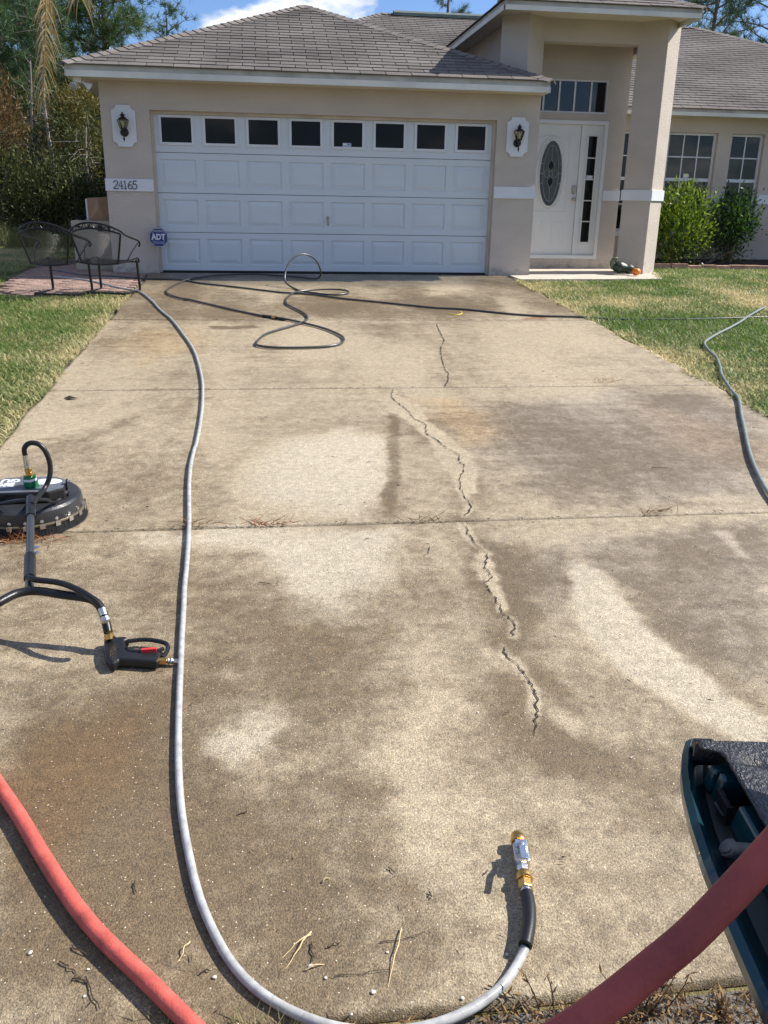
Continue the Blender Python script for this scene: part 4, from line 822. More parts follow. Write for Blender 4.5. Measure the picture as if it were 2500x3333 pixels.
# patio chairs: mesh spring chairs seen from behind
def patio_chair(x, y, rz, label):
    t = thing('patio_chair', (x, y, gz(y)+0.004), label, 'patio chair', 'black mesh patio chairs on the brick pavers')
    L = lambda q: (Matrix.Translation((x, y, gz(y)+0.004)) @ Matrix.Rotation(rz, 4, 'Z')) @ Vector(q)   # local: +Y is where the sitter looks
    fr = MB(); w = 0.27; sz = 0.40
    # seat frame and back frame
    bw = 0.235; tb = lambda pts, r=0.010, n=7: fr.tube([L(q) for q in pts], r, n)
    seat = smooth_path([(-bw, -0.22, sz-0.03), (-w, 0.0, sz-0.015), (-w, 0.22, sz+0.012), (-w, 0.27, sz-0.005), (-w, 0.285, sz-0.04)], 0.04); tb(seat); tb([(-q[0], q[1], q[2]) for q in seat])
    tb([(-w, 0.285, sz-0.04), (w, 0.285, sz-0.04)]); tb(smooth_path([(-bw, -0.22, sz-0.03), (0, -0.26, sz-0.045), (bw, -0.22, sz-0.03)], 0.04))
    def backpt(u, v):  # u -1..1 across, v 0..1 up
        ww = bw+(0.315-bw)*v; z = sz-0.02+v*(0.33+0.06*(1-u*u)); yy = -0.22-0.045*(1-u*u)-0.10*v+0.05*abs(u)**2*v
        return (u*ww, yy, z)
    tb(smooth_path([backpt(-1, v/6) for v in range(7)], 0.05), 0.012); tb(smooth_path([backpt(1, v/6) for v in range(7)], 0.05), 0.012)
    tb([backpt(u/8, 1) for u in range(-8, 9)], 0.011)
    # upper rail that runs on into both arms and ends in scrolls
    up = [(u/8*0.325, -0.325-0.045*(1-(u/8)**2)+0.06*(u/8)**2, sz+0.335+0.098*(1-abs(u/8)**2.2)) for u in range(-8, 9)]
    arm = lambda s: [(s*0.33, -0.20, sz+0.30), (s*0.335, -0.05, sz+0.265), (s*0.335, 0.10, sz+0.235), (s*0.335, 0.175, sz+0.215), (s*0.335, 0.20, sz+0.185), (s*0.335, 0.185, sz+0.155), (s*0.335, 0.165, sz+0.16)]
    tb(smooth_path(arm(-1)[::-1]+up+arm(1), 0.04), 0.012)
    for s in (-1, 1): tb(smooth_path([(s*0.335, 0.165, sz+0.20), (s*0.32, 0.05, sz+0.13), (s*0.285, -0.03, sz+0.03), (s*0.272, -0.05, sz-0.01)], 0.03), 0.007)
    fr.build('frame', BLACKIRON, t)
    vn = MB()   # leaf ornament between the two top rails
    for k in range(-6, 6):
        a, b_ = k/7, (k+1)/7
        A = backpt(a, 1); Bq = (b_*0.325, -0.325-0.045*(1-b_**2)+0.06*b_*b_, sz+0.335+0.098*(1-abs(b_)**2.2))
        C_ = backpt(b_, 1); D = (a*0.325, -0.325-0.045*(1-a*a)+0.06*a*a, sz+0.335+0.098*(1-abs(a)**2.2))
        vn.tube([L(q) for q in ((A, Bq) if k % 2 else (D, C_))], 0.0045, 5)
        if k in (-4, -1, 2, 4): c = L(((A[0]+Bq[0])/2, (A[1]+Bq[1])/2, (A[2]+Bq[2])/2)); vn.lathe([(0.0, -0.016), (0.02, -0.006), (0.02, 0.006), (0, 0.016)], c, 6)
    vn.build('vine_ornament', BLACKIRON, t)
    # expanded-metal mesh: two families of diagonal wires following each surface
    def netting(fn, nu, nv, name, r=0.0011):
        V = []; F = []
        for sgn in (1, -1):
            for k in range(-nv, nu+1):
                pts = []
                for j in range(0, nv+1):
                    uu = k+j if sgn > 0 else k+nv-j
                    if 0 <= uu <= nu: pts.append((uu/nu*2-1, j/nv))
                for (u0, v0), (u1, v1) in zip(pts[:-1], pts[1:]):
                    a, b_ = L(fn(u0, v0)), L(fn(u1, v1)); d_ = (b_-a).normalized(); s1 = d_.orthogonal().normalized()*r; s2 = d_.cross(s1); o = len(V)
                    for q in (a, b_):
                        for c in (s1, s2*0.87-s1*0.5, -s2*0.87-s1*0.5): V.append(tuple(q+c))
                    F += [(o, o+1, o+4, o+3), (o+1, o+2, o+5, o+4), (o+2, o, o+3, o+5)]
        return np_mesh(name, V, F, BLACKIRON, t, kind='stuff')
    netting(backpt, 26, 20, 'back_mesh')
    netting(lambda u, v: (u*(bw+(w-bw)*min(1, v*2)), -0.225-0.035*(1-u*u)*(1-v)+v*0.49, sz-0.032+0.035*v-0.02*(1-u*u)), 26, 26, 'seat_mesh')
    for s in (-1, 1):
        b = MB(); leg = smooth_path([(s*0.255, 0.235, sz-0.02), (s*0.255, 0.255, sz-0.06), (s*0.258, 0.262, sz-0.20), (s*0.26, 0.275, 0.06), (s*0.26, 0.25, 0.018), (s*0.258, 0.10, 0.012), (s*0.255, -0.16, 0.012)], 0.04)
        b.tube([L(q) for q in leg], 0.0165, 8); b.build('leg', BLACKIRON, t)
    b = MB(); b.tube([L((-0.255, -0.16, 0.012)), L((0.255, -0.16, 0.012))], 0.013, 7); b.build('base_bar', BLACKIRON, t)
    return t
rz = R(-17); 
def place_chair(fx, fy, label):   # (fx, fy): midpoint between the two front feet
    o = Matrix.Rotation(rz, 4, 'Z') @ Vector((0, 0.265, 0)); return patio_chair(fx-o.x, fy-o.y, rz, label)
place_chair(-2.745, -1.73, 'black mesh patio chair nearer the garage wall')
place_chair(-3.31, -1.83, 'black mesh patio chair farther from the garage, lawn seen through its back')

t = thing('storage_box', (-3.4, 0.3, 0), 'tan plastic storage box behind the patio chairs at the house corner', 'storage box')
b = MB(); b.box((-3.66, 0.30, 0.0), (-3.125, 0.86, 0.60)); bevel(b.build('tub', TANBOX, t), 0.015)
b = MB(); b.box((-3.675, 0.285, 0.603), (-3.11, 0.875, 0.69)); bevel(b.build('lid', TANBOX, t), 0.012)
b = MB(); b.box((-3.30, 0.272, 0.55), (-3.24, 0.284, 0.63)); b.build('latch', PLASTIC, t)
t = thing('paper_sack', (-3.3, 0.5, 0.69), 'stained brown paper sack standing on the tan storage box', 'sack')
b = MB(); P = [(-3.44, 0.42, 0.693), (-3.13, 0.45, 0.693), (-3.13, 0.72, 0.693), (-3.43, 0.70, 0.693)]
b.add(P+[(-3.46, 0.44, 0.99), (-3.12, 0.46, 1.03), (-3.12, 0.68, 1.02), (-3.45, 0.66, 1.0), (-3.29, 0.40, 0.85), (-3.29, 0.43, 1.0)], [(3, 2, 1, 0), (0, 8, 9, 4), (0, 1, 8), (1, 5, 9, 8), (1, 2, 6, 5), (2, 3, 7, 6), (3, 0, 4, 7), (4, 9, 5, 6, 7)])
b.build('sack_body', PAPER, t)
b = MB(); b.obox((-3.458, 0.435, 0.84), (1, 0, 0), (0, 1, 0), (0, 0, 1), 0.012, 0.008, 0.145); b.build('folded_edge', PAPERW, t)
t = thing('flower_pot', (-3.55, 0.6, 0.69), 'dark bowl of dried plants on the tan storage box', 'bowl')
b = MB(); b.lathe([(0.04, 0.692), (0.07, 0.72), (0.085, 0.752), (0.075, 0.752), (0.05, 0.725)], (-3.565, 0.55, 0), 16); b.build('bowl', PLASTIC, t)

# pumpkin and gourd on the porch
t = thing('pumpkin', (4.80, 0.06, 0.0), 'small orange pumpkin at the foot of the entry pier', 'pumpkin')
b = MB(); V = []; F = []; nU, nV = 36, 12; r0 = 0.066
for j in range(nV+1):
    ph2 = math.pi*j/nV
    for i in range(nU):
        a = 2*math.pi*i/nU; rb_ = r0*(1-0.05*abs(math.cos(a*5))**6)
        V.append((4.80+rb_*math.sin(ph2)*math.cos(a)*1.04, 0.06+rb_*math.sin(ph2)*math.sin(a)*1.04, 0.062+0.058*math.cos(ph2)-0.012*math.exp(-(ph2/0.3)**2)))
for j in range(nV):
    for i in range(nU): F.append((j*nU+i, (j+1)*nU+i, (j+1)*nU+(i+1) % nU, j*nU+(i+1) % nU))
b.add(V, F, True); b.build('flesh', PUMPKIN, t); b = MB(); b.tube([(4.80, 0.06, 0.105), (4.802, 0.055, 0.125), (4.81, 0.05, 0.135)], [0.008, 0.006, 0.007], 7); b.build('stem', GOURDPALE, t)
t = thing('gourd', (4.66, 0.24, 0), 'large dark green speckled gourd with curved neck beside the pumpkin', 'gourd')
b = MB(); P = smooth_path([(4.48, 0.26, 0.09), (4.52, 0.25, 0.105), (4.58, 0.24, 0.115), (4.65, 0.235, 0.105), (4.72, 0.23, 0.095), (4.79, 0.22, 0.085), (4.83, 0.215, 0.08)], 0.015); n = len(P)
rad = [max(0.004, 0.098*math.sin(math.pi*min(1, (i+.6)/(n*0.62)))**0.6 if i < n*0.5 else 0) for i in range(n)]
rad = np.interp(np.linspace(0, 1, n), [0, .06, .2, .36, .5, .62, .76, .9, .97, 1], [.004, .05, .088, .095, .078, .068, .078, .062, .032, .004]); b.tube(P, list(rad), 18); b.build('gourd_body', GOURD, t)
b = MB(); P = smooth_path([(4.52, 0.27, 0.11), (4.485, 0.27, 0.165), (4.49, 0.27, 0.215), (4.52, 0.265, 0.245), (4.55, 0.26, 0.24)], 0.02); b.tube(P, list(np.linspace(0.055, 0.022, len(P))), 12); b.build('gourd_neck', GOURDPALE, t)
b = MB(); b.add([(4.44, 0.05, 0.0), (4.5, 0.03, 0), (4.55, 0.06, 0)], [(0, 1, 2)])

# planting bed, edging bricks
mb_ = MB(); mb_.add([(5.45, 1.95, 0.03), (14, 2.05, 0.04), (14, 2.999, 0.10), (5.04, 2.999, 0.10), (5.04, 1.9, 0.03)], [(0, 1, 2, 3, 4)]); mb_.build('planting_bed', MULCH, kind='structure')
xx = 5.46
for i in range(13):
    L_ = 0.40 if i < 1 else random.uniform(0.26, 0.32); b = MB()
    c = Vector((xx+L_/2, 1.84+0.012*i+random.uniform(-.015, .015), 0.025+random.uniform(-.01, .008)+(0.015 if i < 3 else -0.015)))
    b.obox((0, 0, 0), Matrix.Rotation(random.uniform(-.06, .06), 3, 'Z') @ Vector((1, 0, 0)), (0, 1, 0), (0, 0, 1), L_/2-0.006, 0.06, 0.045)
    lab = ['longest edging brick, touching the sunlit entry pier', 'second edging brick from the entry pier', 'third edging brick from the entry pier, under the bright bush', 'fourth edging brick from the entry pier, sunk lower in the grass', 'fifth edging brick from the entry pier, between the two bushes', 'sixth edging brick from the entry pier, left of the dark bush stem', 'seventh edging brick from the entry pier, in front of the dark bush', 'eighth edging brick from the entry pier, right of the dark bush stem', 'ninth edging brick from the entry pier, near the right edge', 'tenth edging brick from the entry pier', 'eleventh edging brick from the entry pier', 'twelfth edging brick from the entry pier', 'last edging brick, farthest from the entry pier'][i]
    o = b.build('edging_brick', EDGE, None, label=lab, category='edging brick', group='edging bricks along the planting bed'); o.location = c; bevel(o, 0.008); xx += L_

# ------------------------------------------------------------------ hoses
def on_ground(P, h, wav=0.0, seed=1):
    P = np.asarray(P, float); r_ = np.random.default_rng(seed); n = len(P)
    z = SL*np.minimum(P[:, 1], 0)+h
    if wav: z = z+wav*(0.5+0.5*np.sin(np.cumsum(r_.normal(0.12, 0.1, n))))
    return np.column_stack([P[:, :2], z])
def hose_mb(P, r, step=0.03, it=2, n=10):
    b = MB(); b.tube(relax(smooth_path(P, step), it), r, n); return b
MAIN = [(-3.815,-0.605),(-3.344,-0.905),(-3.079,-1.204),(-2.814,-1.562),(-2.572,-1.835),(-2.449,-2.007),(-2.262,-2.601),(-2.102,-3.228),(-1.945,-3.742),(-1.839,-4.166),(-1.734,-4.64),(-1.639,-5.072),(-1.567,-5.466),(-1.512,-5.859),(-1.469,-6.218),(-1.436,-6.547),(-1.416,-6.849),(-1.397,-7.217),(-1.387,-7.548),(-1.382,-7.884),(-1.383,-8.187),(-1.386,-8.132),(-1.388,-8.445),(-1.376,-8.746),(-1.356,-9.035),(-1.336,-9.294),(-1.322,-9.531),(-1.309,-9.809),(-1.303,-9.996),(-1.29,-10.224),(-1.28,-10.425),(-1.269,-10.609),(-1.259,-10.78),(-1.247,-10.959),(-1.237,-11.087),(-1.226,-11.204),(-1.213,-11.313),(-1.199,-11.406),(-1.178,-11.513),(-1.151,-11.633),(-1.125,-11.724),(-1.096,-11.798),(-1.064,-11.87),(-1.024,-11.933),(-0.979,-11.983),(-0.932,-12.022),(-0.885,-12.051),(-0.822,-12.081),(-0.726,-12.101),(-0.64,-12.1),(-0.583,-12.088),(-0.539,-12.073),(-0.492,-12.05),(-0.452,-12.024),(-0.418,-11.992),(-0.384,-11.949),(-0.369,-11.925)]
HA = [(-3.996,0.094),(-3.843,-0.031),(-3.602,-0.279),(-3.321,-0.485),(-3.05,-0.532),(-2.646,-0.726),(-2.415,-0.774),(-2.099,-0.818),(-2.021,-0.874),(-1.781,-1.154),(-1.441,-1.392),(-1.114,-1.636),(-0.733,-1.921),(-0.484,-2.014),(-0.281,-2.133),(0.01,-2.39),(0.303,-2.57),(0.676,-2.81),(1.042,-3.043),(1.343,-3.123),(1.631,-3.307),(1.916,-3.485),(2.214,-3.581),(2.639,-3.636),(2.951,-3.673),(3.504,-3.688),(4.253,-3.635),(4.982,-3.515),(5.868,-3.358)]
HB1 = [(-0.967,-3.61),(-1.283,-3.245),(-1.58,-2.855),(-1.898,-2.44),(-1.847,-2.548),(-2.074,-2.211),(-2.164,-1.871),(-2.126,-1.46),(-2.045,-1.043),(-1.913,-0.724),(-1.665,-0.408),(-1.481,-0.317),(-1.129,-0.226),(-0.655,-0.394),(-0.422,-0.502),(-0.218,-0.662)]
LOOP = [(-0.218,-0.662,-0.023),(-0.158,-0.757,0.035),(-0.177,-0.851,0.154),(-0.254,-0.946,0.27),(-0.394,-1.041,0.335),(-0.533,-1.135,0.3),(-0.626,-1.23,0.198),(-0.668,-1.324,0.075),(-0.661,-1.419,-0.013),(-0.573,-1.514,-0.069)]
HB2 = [(-0.573,-1.514),(-0.476,-1.799),(-0.314,-1.974),(-0.132,-2.104),(0.04,-2.059),(0.138,-1.918),(0.084,-1.793),(-0.085,-1.742),(-0.304,-1.793),(-0.48,-1.911),(-0.592,-2.078),(-0.673,-2.408),(-0.689,-2.778),(-0.624,-3.067),(-0.523,-3.396),(-0.482,-3.707),(-0.529,-3.954),(-0.66,-4.189),(-0.818,-4.412),(-0.953,-4.666),(-1.031,-5.058),(-1.001,-5.183),(-0.832,-5.266),(-0.49,-5.251),(-0.265,-5.13),(-0.19,-4.915),(-0.207,-4.69),(-0.344,-4.33),(-0.567,-3.997),(-0.718,-3.809)]
COUP = [(-0.967,-3.627),(-0.869,-3.697),(-0.828,-3.737),(-0.734,-3.836)]
HC = [(5.261,-2.948),(5.061,-3.167),(4.703,-3.579),(4.433,-3.913),(4.083,-4.312),(3.744,-4.68),(3.462,-5.02),(3.362,-5.198),(3.254,-5.536),(3.202,-5.758),(3.045,-6.141),(2.92,-6.413),(2.812,-6.716),(2.717,-6.997),(2.679,-7.152),(2.576,-7.38),(2.444,-7.65),(2.297,-7.968),(2.147,-8.286),(2.031,-8.545),(1.935,-8.784),(1.855,-9.003),(1.814,-9.129),(1.762,-9.313),(1.702,-9.532)]
RED1 = [(-1.794,-11.129),(-1.722,-11.243),(-1.652,-11.342),(-1.589,-11.448),(-1.516,-11.567),(-1.44,-11.683),(-1.366,-11.784),(-1.287,-11.869),(-1.208,-11.954),(-1.138,-12.037),(-1.081,-12.098)]
RED2 = [(-0.3,-12.662,0.331),(-0.345,-12.671,0.282),(-0.375,-12.677,0.252),(-0.394,-12.683,0.234),(-0.414,-12.687,0.216),(-0.449,-12.697,0.186),(-0.485,-12.702,0.161),(-0.54,-12.714,0.124),(-0.605,-12.726,0.089),(-0.674,-12.738,0.058)]
VALVE = [(-0.372,-11.932,-0.615),(-0.347,-11.877,-0.612),(-0.331,-11.823,-0.609),(-0.326,-11.78,-0.607),(-0.316,-11.721,-0.604),(-0.306,-11.664,-0.601),(-0.3,-11.62,-0.598),(-0.296,-11.592,-0.597)]
SHAFT = [(-2.03,-9.453,-0.303),(-1.976,-9.701,-0.316),(-1.892,-10.079,-0.346),(-1.857,-10.243,-0.36),(-1.834,-10.331,-0.37)]
BAR = [(-2.019,-10.475,-0.397),(-1.963,-10.451,-0.386),(-1.919,-10.41,-0.374),(-1.88,-10.35,-0.371),(-1.834,-10.331,-0.37),(-1.785,-10.34,-0.37),(-1.714,-10.37,-0.372),(-1.632,-10.389,-0.378),(-1.593,-10.403,-0.384),(-1.569,-10.417,-0.399),(-1.555,-10.431,-0.43),(-1.543,-10.455,-0.466),(-1.536,-10.476,-0.483)]
THOSE = [(-1.849,-10.278,-0.337),(-1.811,-10.313,-0.334),(-1.741,-10.334,-0.335),(-1.688,-10.365,-0.337),(-1.635,-10.406,-0.344),(-1.591,-10.45,-0.351),(-1.565,-10.473,-0.362),(-1.548,-10.49,-0.378)]
TFIT = [(-1.548,-10.49,-0.378),(-1.538,-10.507,-0.404),(-1.533,-10.51,-0.439)]
BRASS_P = [(-1.539,-10.463,-0.482),(-1.532,-10.488,-0.508)]
GUN = [(-1.558,-10.453),(-1.553,-10.438),(-1.522,-10.431),(-1.513,-10.449),(-1.483,-10.446),(-1.465,-10.462),(-1.481,-10.476),(-1.473,-10.523),(-1.451,-10.537),(-1.346,-10.546),(-1.345,-10.606),(-1.346,-10.635),(-1.412,-10.619),(-1.484,-10.605),(-1.49,-10.63),(-1.507,-10.635),(-1.531,-10.59),(-1.546,-10.536)]
GUARD = [(-1.479,-10.468,-0.527),(-1.46,-10.465,-0.527),(-1.42,-10.459,-0.527),(-1.379,-10.468,-0.527),(-1.337,-10.49,-0.528),(-1.323,-10.511,-0.529),(-1.321,-10.55,-0.531),(-1.334,-10.594,-0.534)]
TRIG = [(-1.466,-10.531,-0.52),(-1.455,-10.551,-0.522),(-1.435,-10.559,-0.522),(-1.407,-10.563,-0.522),(-1.356,-10.564,-0.522),(-1.334,-10.548,-0.521)]
TRED = [(-1.409,-10.569,-0.517),(-1.356,-10.566,-0.517)]
GOUT = [(-1.344,-10.597,-0.544),(-1.319,-10.599,-0.544),(-1.299,-10.602,-0.544),(-1.281,-10.605,-0.544)]
TWIGS = [((-1.421,-11.800),(-1.381,-11.830)),((-1.436,-11.842),(-1.400,-11.868)),((-1.399,-11.885),(-1.366,-11.902)),((-1.371,-11.888),(-1.332,-11.972)),((-1.118,-11.903),(-1.096,-11.898)),((-1.048,-11.400),(-1.022,-11.386)),((-1.302,-11.619),(-1.293,-11.653)),((-0.829,-11.862),(-0.792,-11.854)),((-0.703,-11.868),(-0.593,-11.850)),((-0.820,-11.946),(-0.695,-11.941)),((-0.654,-11.635),(-0.644,-11.652)),((-0.563,-11.728),(-0.558,-11.752)),((-0.866,-11.850),(-0.864,-11.902)),((-0.477,-12.009),(-0.434,-12.054)),((-0.195,-9.672),(-0.211,-9.738)),((1.338,-8.639),(1.431,-8.661)),((-0.992,-9.976),(-0.942,-9.993))]
STRAWS = [((-1.149,-11.816),(-1.173,-11.867)),((-0.864,-11.818),(-0.928,-11.910)),((-0.867,-11.826),(-0.938,-11.881)),((-0.880,-11.922),(-0.839,-11.908)),((-0.649,-11.831),(-0.699,-11.983)),((-2.373,-7.898),(-2.129,-7.930)),((-0.828,-11.667),(-0.808,-11.652))]
PEBS = [(-0.871,-11.912),(-0.839,-11.946),(-0.789,-12.042),(-0.691,-11.893),(-0.737,-11.994),(-0.414,-11.929),(-0.541,-12.030),(-1.087,-11.918),(-1.511,-11.806),(-1.372,-11.866),(-1.368,-11.935),(-0.266,-10.985),(0.159,-11.262)]
CLUMPS = [(-0.981,-9.351),(1.842,-6.580),(1.071,-9.339),(-0.147,-9.364),(-1.297,-9.339),(-2.076,-9.410),(-0.182,-9.355),(-2.433,-3.754)]
t = thing('pressure_hose', (-1.3, -9.5, gz(-9.5)), 'long grey pressure hose running down the driveway to a brass ball valve', 'hose')
P = on_ground(MAIN, 0.0125, 0.004, 3)
P = np.vstack([P, [VALVE[0]]]); hose_mb(P, 0.0114, 0.03, 3, 12).build('hose_line', HOSE_GREY, t)
VA = np.array(VALVE, float); VA[:, 2] += 0.008
b = MB(); sp_ = relax(smooth_path(np.vstack([VA[0]*1.0, VA[1], VA[2], VA[3]]), 0.012), 2); b.tube(sp_, 0.0165, 14); b.build('hose_guard', RUBBER, t)
d_ = Vector(VA[-1]-VA[3]); d_.normalize(); up = Vector((0, 0, 1)); sdv = d_.cross(up).normalized(); upn = sdv.cross(d_).normalized()
def lat(prof, name, mat, par, c, n=16, smooth=True): b = MB(); b.lathe(prof, c, n, d_, smooth); return b.build(name, mat, par)
c0 = Vector(VA[3])
lat([(0.0125, -0.004), (0.0145, 0.0), (0.0145, 0.012), (0.012, 0.016)], 'ferrule', STEEL, t, c0)
lat([(0.017, 0.012), (0.0185, 0.015), (0.0185, 0.036), (0.017, 0.039)], 'hex_nut', BRASS, t, c0, 6, False)
lat([(0.0185, 0.040), (0.0215, 0.043), (0.0215, 0.054), (0.0175, 0.057), (0.0165, 0.066), (0.013, 0.070)], 'coupler', BRASS, t, c0, 20)
lat([(0.013, 0.070), (0.0155, 0.074), (0.0155, 0.086), (0.012, 0.090)], 'hex_nipple', STEEL, t, c0, 6, False)
bc = c0+d_*0.122; b = MB(); b.obox(bc, d_, sdv, upn, 0.032, 0.0195, 0.0195); body = bevel(b.build('ball_valve', STEEL, t), 0.004)
b = MB(); b.lathe([(0.017, 0.0), (0.017, 0.006), (0.010, 0.009), (0.010, 0.015), (0.006, 0.016), (0.006, 0.021), (0, 0.022)], bc+upn*0.0195+d_*0.010, 16, upn); b.build('valve_stem', STEEL, body)
lv = MB(); base = bc+upn*0.031+d_*0.016; tip = c0+d_*0.052+upn*0.062-sdv*0.004; mid_ = base.lerp(tip, 0.35)+upn*0.010
pl = [base+d_*0.012, base-d_*0.012, mid_, tip]; ws = [0.0155, 0.0145, 0.0085, 0.0075]
V = []
for q, w_ in zip(pl, ws): V += [q-sdv*w_-upn*0.0018, q+sdv*w_-upn*0.0018, q+sdv*w_+upn*0.0018, q-sdv*w_+upn*0.0018]
lv.add(V, [(4*k+i, 4*k+(i+1) % 4, 4*k+4+(i+1) % 4, 4*k+4+i) for k in range(3) for i in range(4)]+[(0, 1, 2, 3)[::-1], (12, 13, 14, 15)]); bevel(lv.build('lever', ZINC, body), 0.001)
lat([(0.012, 0.152), (0.0165, 0.156), (0.0165, 0.168), (0.014, 0.171)], 'hex_nut', BRASS, t, c0, 6, False)
lat([(0.0195, 0.171), (0.0205, 0.174), (0.0205, 0.186), (0.0185, 0.189), (0.0185, 0.199), (0.014, 0.200), (0.010, 0.190)], 'quick_coupler', BRASS, t, c0, 20)

ha = on_ground(HA, 0.012, 0.002, 5); ha[:, 2] -= 0.016*np.clip((ha[:, 0]-2.65)/0.3, 0, 1)
o = hose_mb(ha, 0.0115, 0.04, 3).build('supply_hose', HOSE_BACKLIT); o['label'] = 'hose darkened for backlight, crossing the driveway from the patio into the right lawn'; o['category'] = 'hose'
t = thing('coiled_hose', (-0.7, -2.2, gz(-2.2)), 'looped hose darkened for backlight, with one upright loop in front of the garage door', 'hose')
h1 = on_ground(HB1, 0.013, 0.003, 6); h2 = on_ground(HB2, 0.014, 0.003, 7); lz = np.array(LOOP)
h2[6:11, 2] += 0.012
P = np.vstack([h1, lz[1:-1], h2]); hose_mb(P, 0.0115, 0.03, 4).build('hose_line', HOSE_BACKLIT, t)
cpz = on_ground(COUP, 0.017)
b = MB(); b.tube(cpz[0:2], 0.0165, 10); b.tube(cpz[2:4], 0.0165, 10); b.build('strain_relief', RUBBER, t)
b = MB(); b.tube([cpz[1], cpz[1]*0.5+cpz[2]*0.5, cpz[2]], [0.015, 0.019, 0.014], 10); b.build('coupling', BRASS, t)
o = hose_mb(on_ground(HC, 0.016, 0.005, 8), 0.0128, 0.04, 2).build('lawn_hose', HOSE_PALE); o['label'] = 'pale grey hose lying across the right lawn onto the concrete'; o['category'] = 'hose'
o = hose_mb(on_ground(RED1+[(-0.98, -12.22), (-0.86, -12.4)], 0.0215, 0.0, 9), 0.0205, 0.03, 14, 18).build('red_hose', HOSE_RED); o['label'] = 'bright red rubber hose lying on the concrete at bottom left'; o['category'] = 'hose'
o = hose_mb([(0.1, -12.60, 0.40), (-0.18, -12.645, 0.40)]+RED2+[(-0.76, -12.75, 0.0), (-0.86, -12.75, -0.12), (-0.95, -12.75, -0.30), (-1.1, -12.76, -0.55), (-1.3, -12.78, -0.645)], 0.0208, 0.03, 2, 18).build('red_hose', HOSE_RED_SHADED); o['label'] = 'red rubber hose, darkened for shade, arching over the green tailgate'; o['category'] = 'hose'

# ------------------------------------------------------------------ rotary surface cleaner
CC = Vector((-2.115, -9.165, gz(-9.165))); 
tl = Vector((0, SL, 1)).normalized(); tl = Vector((0, -SL, 1)).normalized()
t = thing('surface_cleaner', tuple(CC), 'round black surface cleaner with green swivel, T handle and trigger gun', 'surface cleaner')
def latc(prof, name, mat, n=56, par=t, smooth=True): b = MB(); b.lathe(prof, CC, n, tl, smooth); return b.build(name, mat, par)
latc([(0.232, 0.045), (0.252, 0.046), (0.254, 0.05), (0.247, 0.112), (0.236, 0.122), (0.10, 0.130), (0.0, 0.131)], 'deck', PLASTIC_DECK)
latc([(0.258, 0.046), (0.262, 0.049), (0.262, 0.055), (0.256, 0.058)], 'rim_band', M('rim_channel', (0.20, 0.17, 0.11), 0.4, metal=0.6))
V = []; F = []; ax_ = tl.orthogonal().normalized(); ay_ = tl.cross(ax_)
for k in range(1500):
    a = 2*math.pi*k/1500; ra = 0.258+random.uniform(-.004, .004); rb2 = ra+random.uniform(0.004, 0.016); da = random.uniform(-.006, .006); w_ = 0.0009
    A = CC+tl*0.047+(ax_*math.cos(a)+ay_*math.sin(a))*ra; B = CC+tl*random.uniform(-0.001, 0.003)+(ax_*math.cos(a+da)+ay_*math.sin(a+da))*rb2; tg = -ax_*math.sin(a)+ay_*math.cos(a); o = len(V)
    V += [A-tg*w_, A+tg*w_, B+tg*w_, B-tg*w_]; F.append((o, o+1, o+2, o+3))
np_mesh('bristles', V, F, BRISTLE, t, kind='stuff')
latc([(0.250, 0.048), (0.266, 0.0)], 'brush_skirt', BRISTLE)
for k in range(22):
    a = 2*math.pi*(k+0.28)/22; rd = ax_*math.cos(a)+ay_*math.sin(a); tg = tl.cross(rd); b = MB()
    b.obox(CC+tl*0.048+rd*0.2625, tg, rd, tl, 0.0125, 0.0022, 0.012); cl = b.build('clip', STEEL, t)
    b = MB(); b.lathe([(0.0095, 0), (0.009, 0.003), (0.003, 0.0045)], CC+tl*0.070+rd*0.2515, 10, rd); b.build('screw', STEEL, cl)
# hub box on top, turned so that its long side faces the handle
hx = Vector((1, 0.02, 0)).normalized(); hy = tl.cross(hx).normalized(); hc = CC+tl*0.128+hx*0.005-hy*0.03
oct_ = [(-0.185, -0.045), (-0.12, -0.105), (0.12, -0.105), (0.185, -0.055), (0.185, 0.055), (0.12, 0.115), (-0.12, 0.115), (-0.185, 0.055)]
b = MB(); b.prism([hc+hx*x+hy*y for x, y in oct_], tl*0.052); hub = bevel(b.build('hub_box', PLASTIC, t), 0.006)
b = MB(); b.prism([hc+hx*x*0.965+hy*y*0.95+tl*0.0525 for x, y in oct_], tl*0.003); lid = b.build('hub_lid', PLASTIC_TOP, t)
lt = hc+tl*0.0562
text('lettering', 'BIG\nGUY', 0.062, SIGNWHITE, lid, lt-hx*0.105+hy*0.035, -hx, -hy, 0.0006, bold=0.003)
b = MB(); b.lathe([(0.052, 0), (0.052, 0.0008)], (0, 0, 0), 28); b.v = [tuple(lt+hx*(0.09+q[0]*1.35)+hy*(0.035+q[1]*0.8)+tl*q[2]) for q in b.v]; b.build('oval_badge', SIGNWHITE, lid)
for sx in (-1, 1):
    b = MB(); b.obox(hc+hx*sx*0.190+tl*0.035+hy*(-0.0), hx, hy, tl, 0.003, 0.012, 0.043); br = b.build('bracket', PLASTIC, t)
    b = MB(); b.lathe([(0.008, -0.006), (0.008, 0.0), (0.005, 0.016)], hc+hx*sx*0.190+tl*0.068, 8, hx*sx); b.build('bolt', STEEL, br)
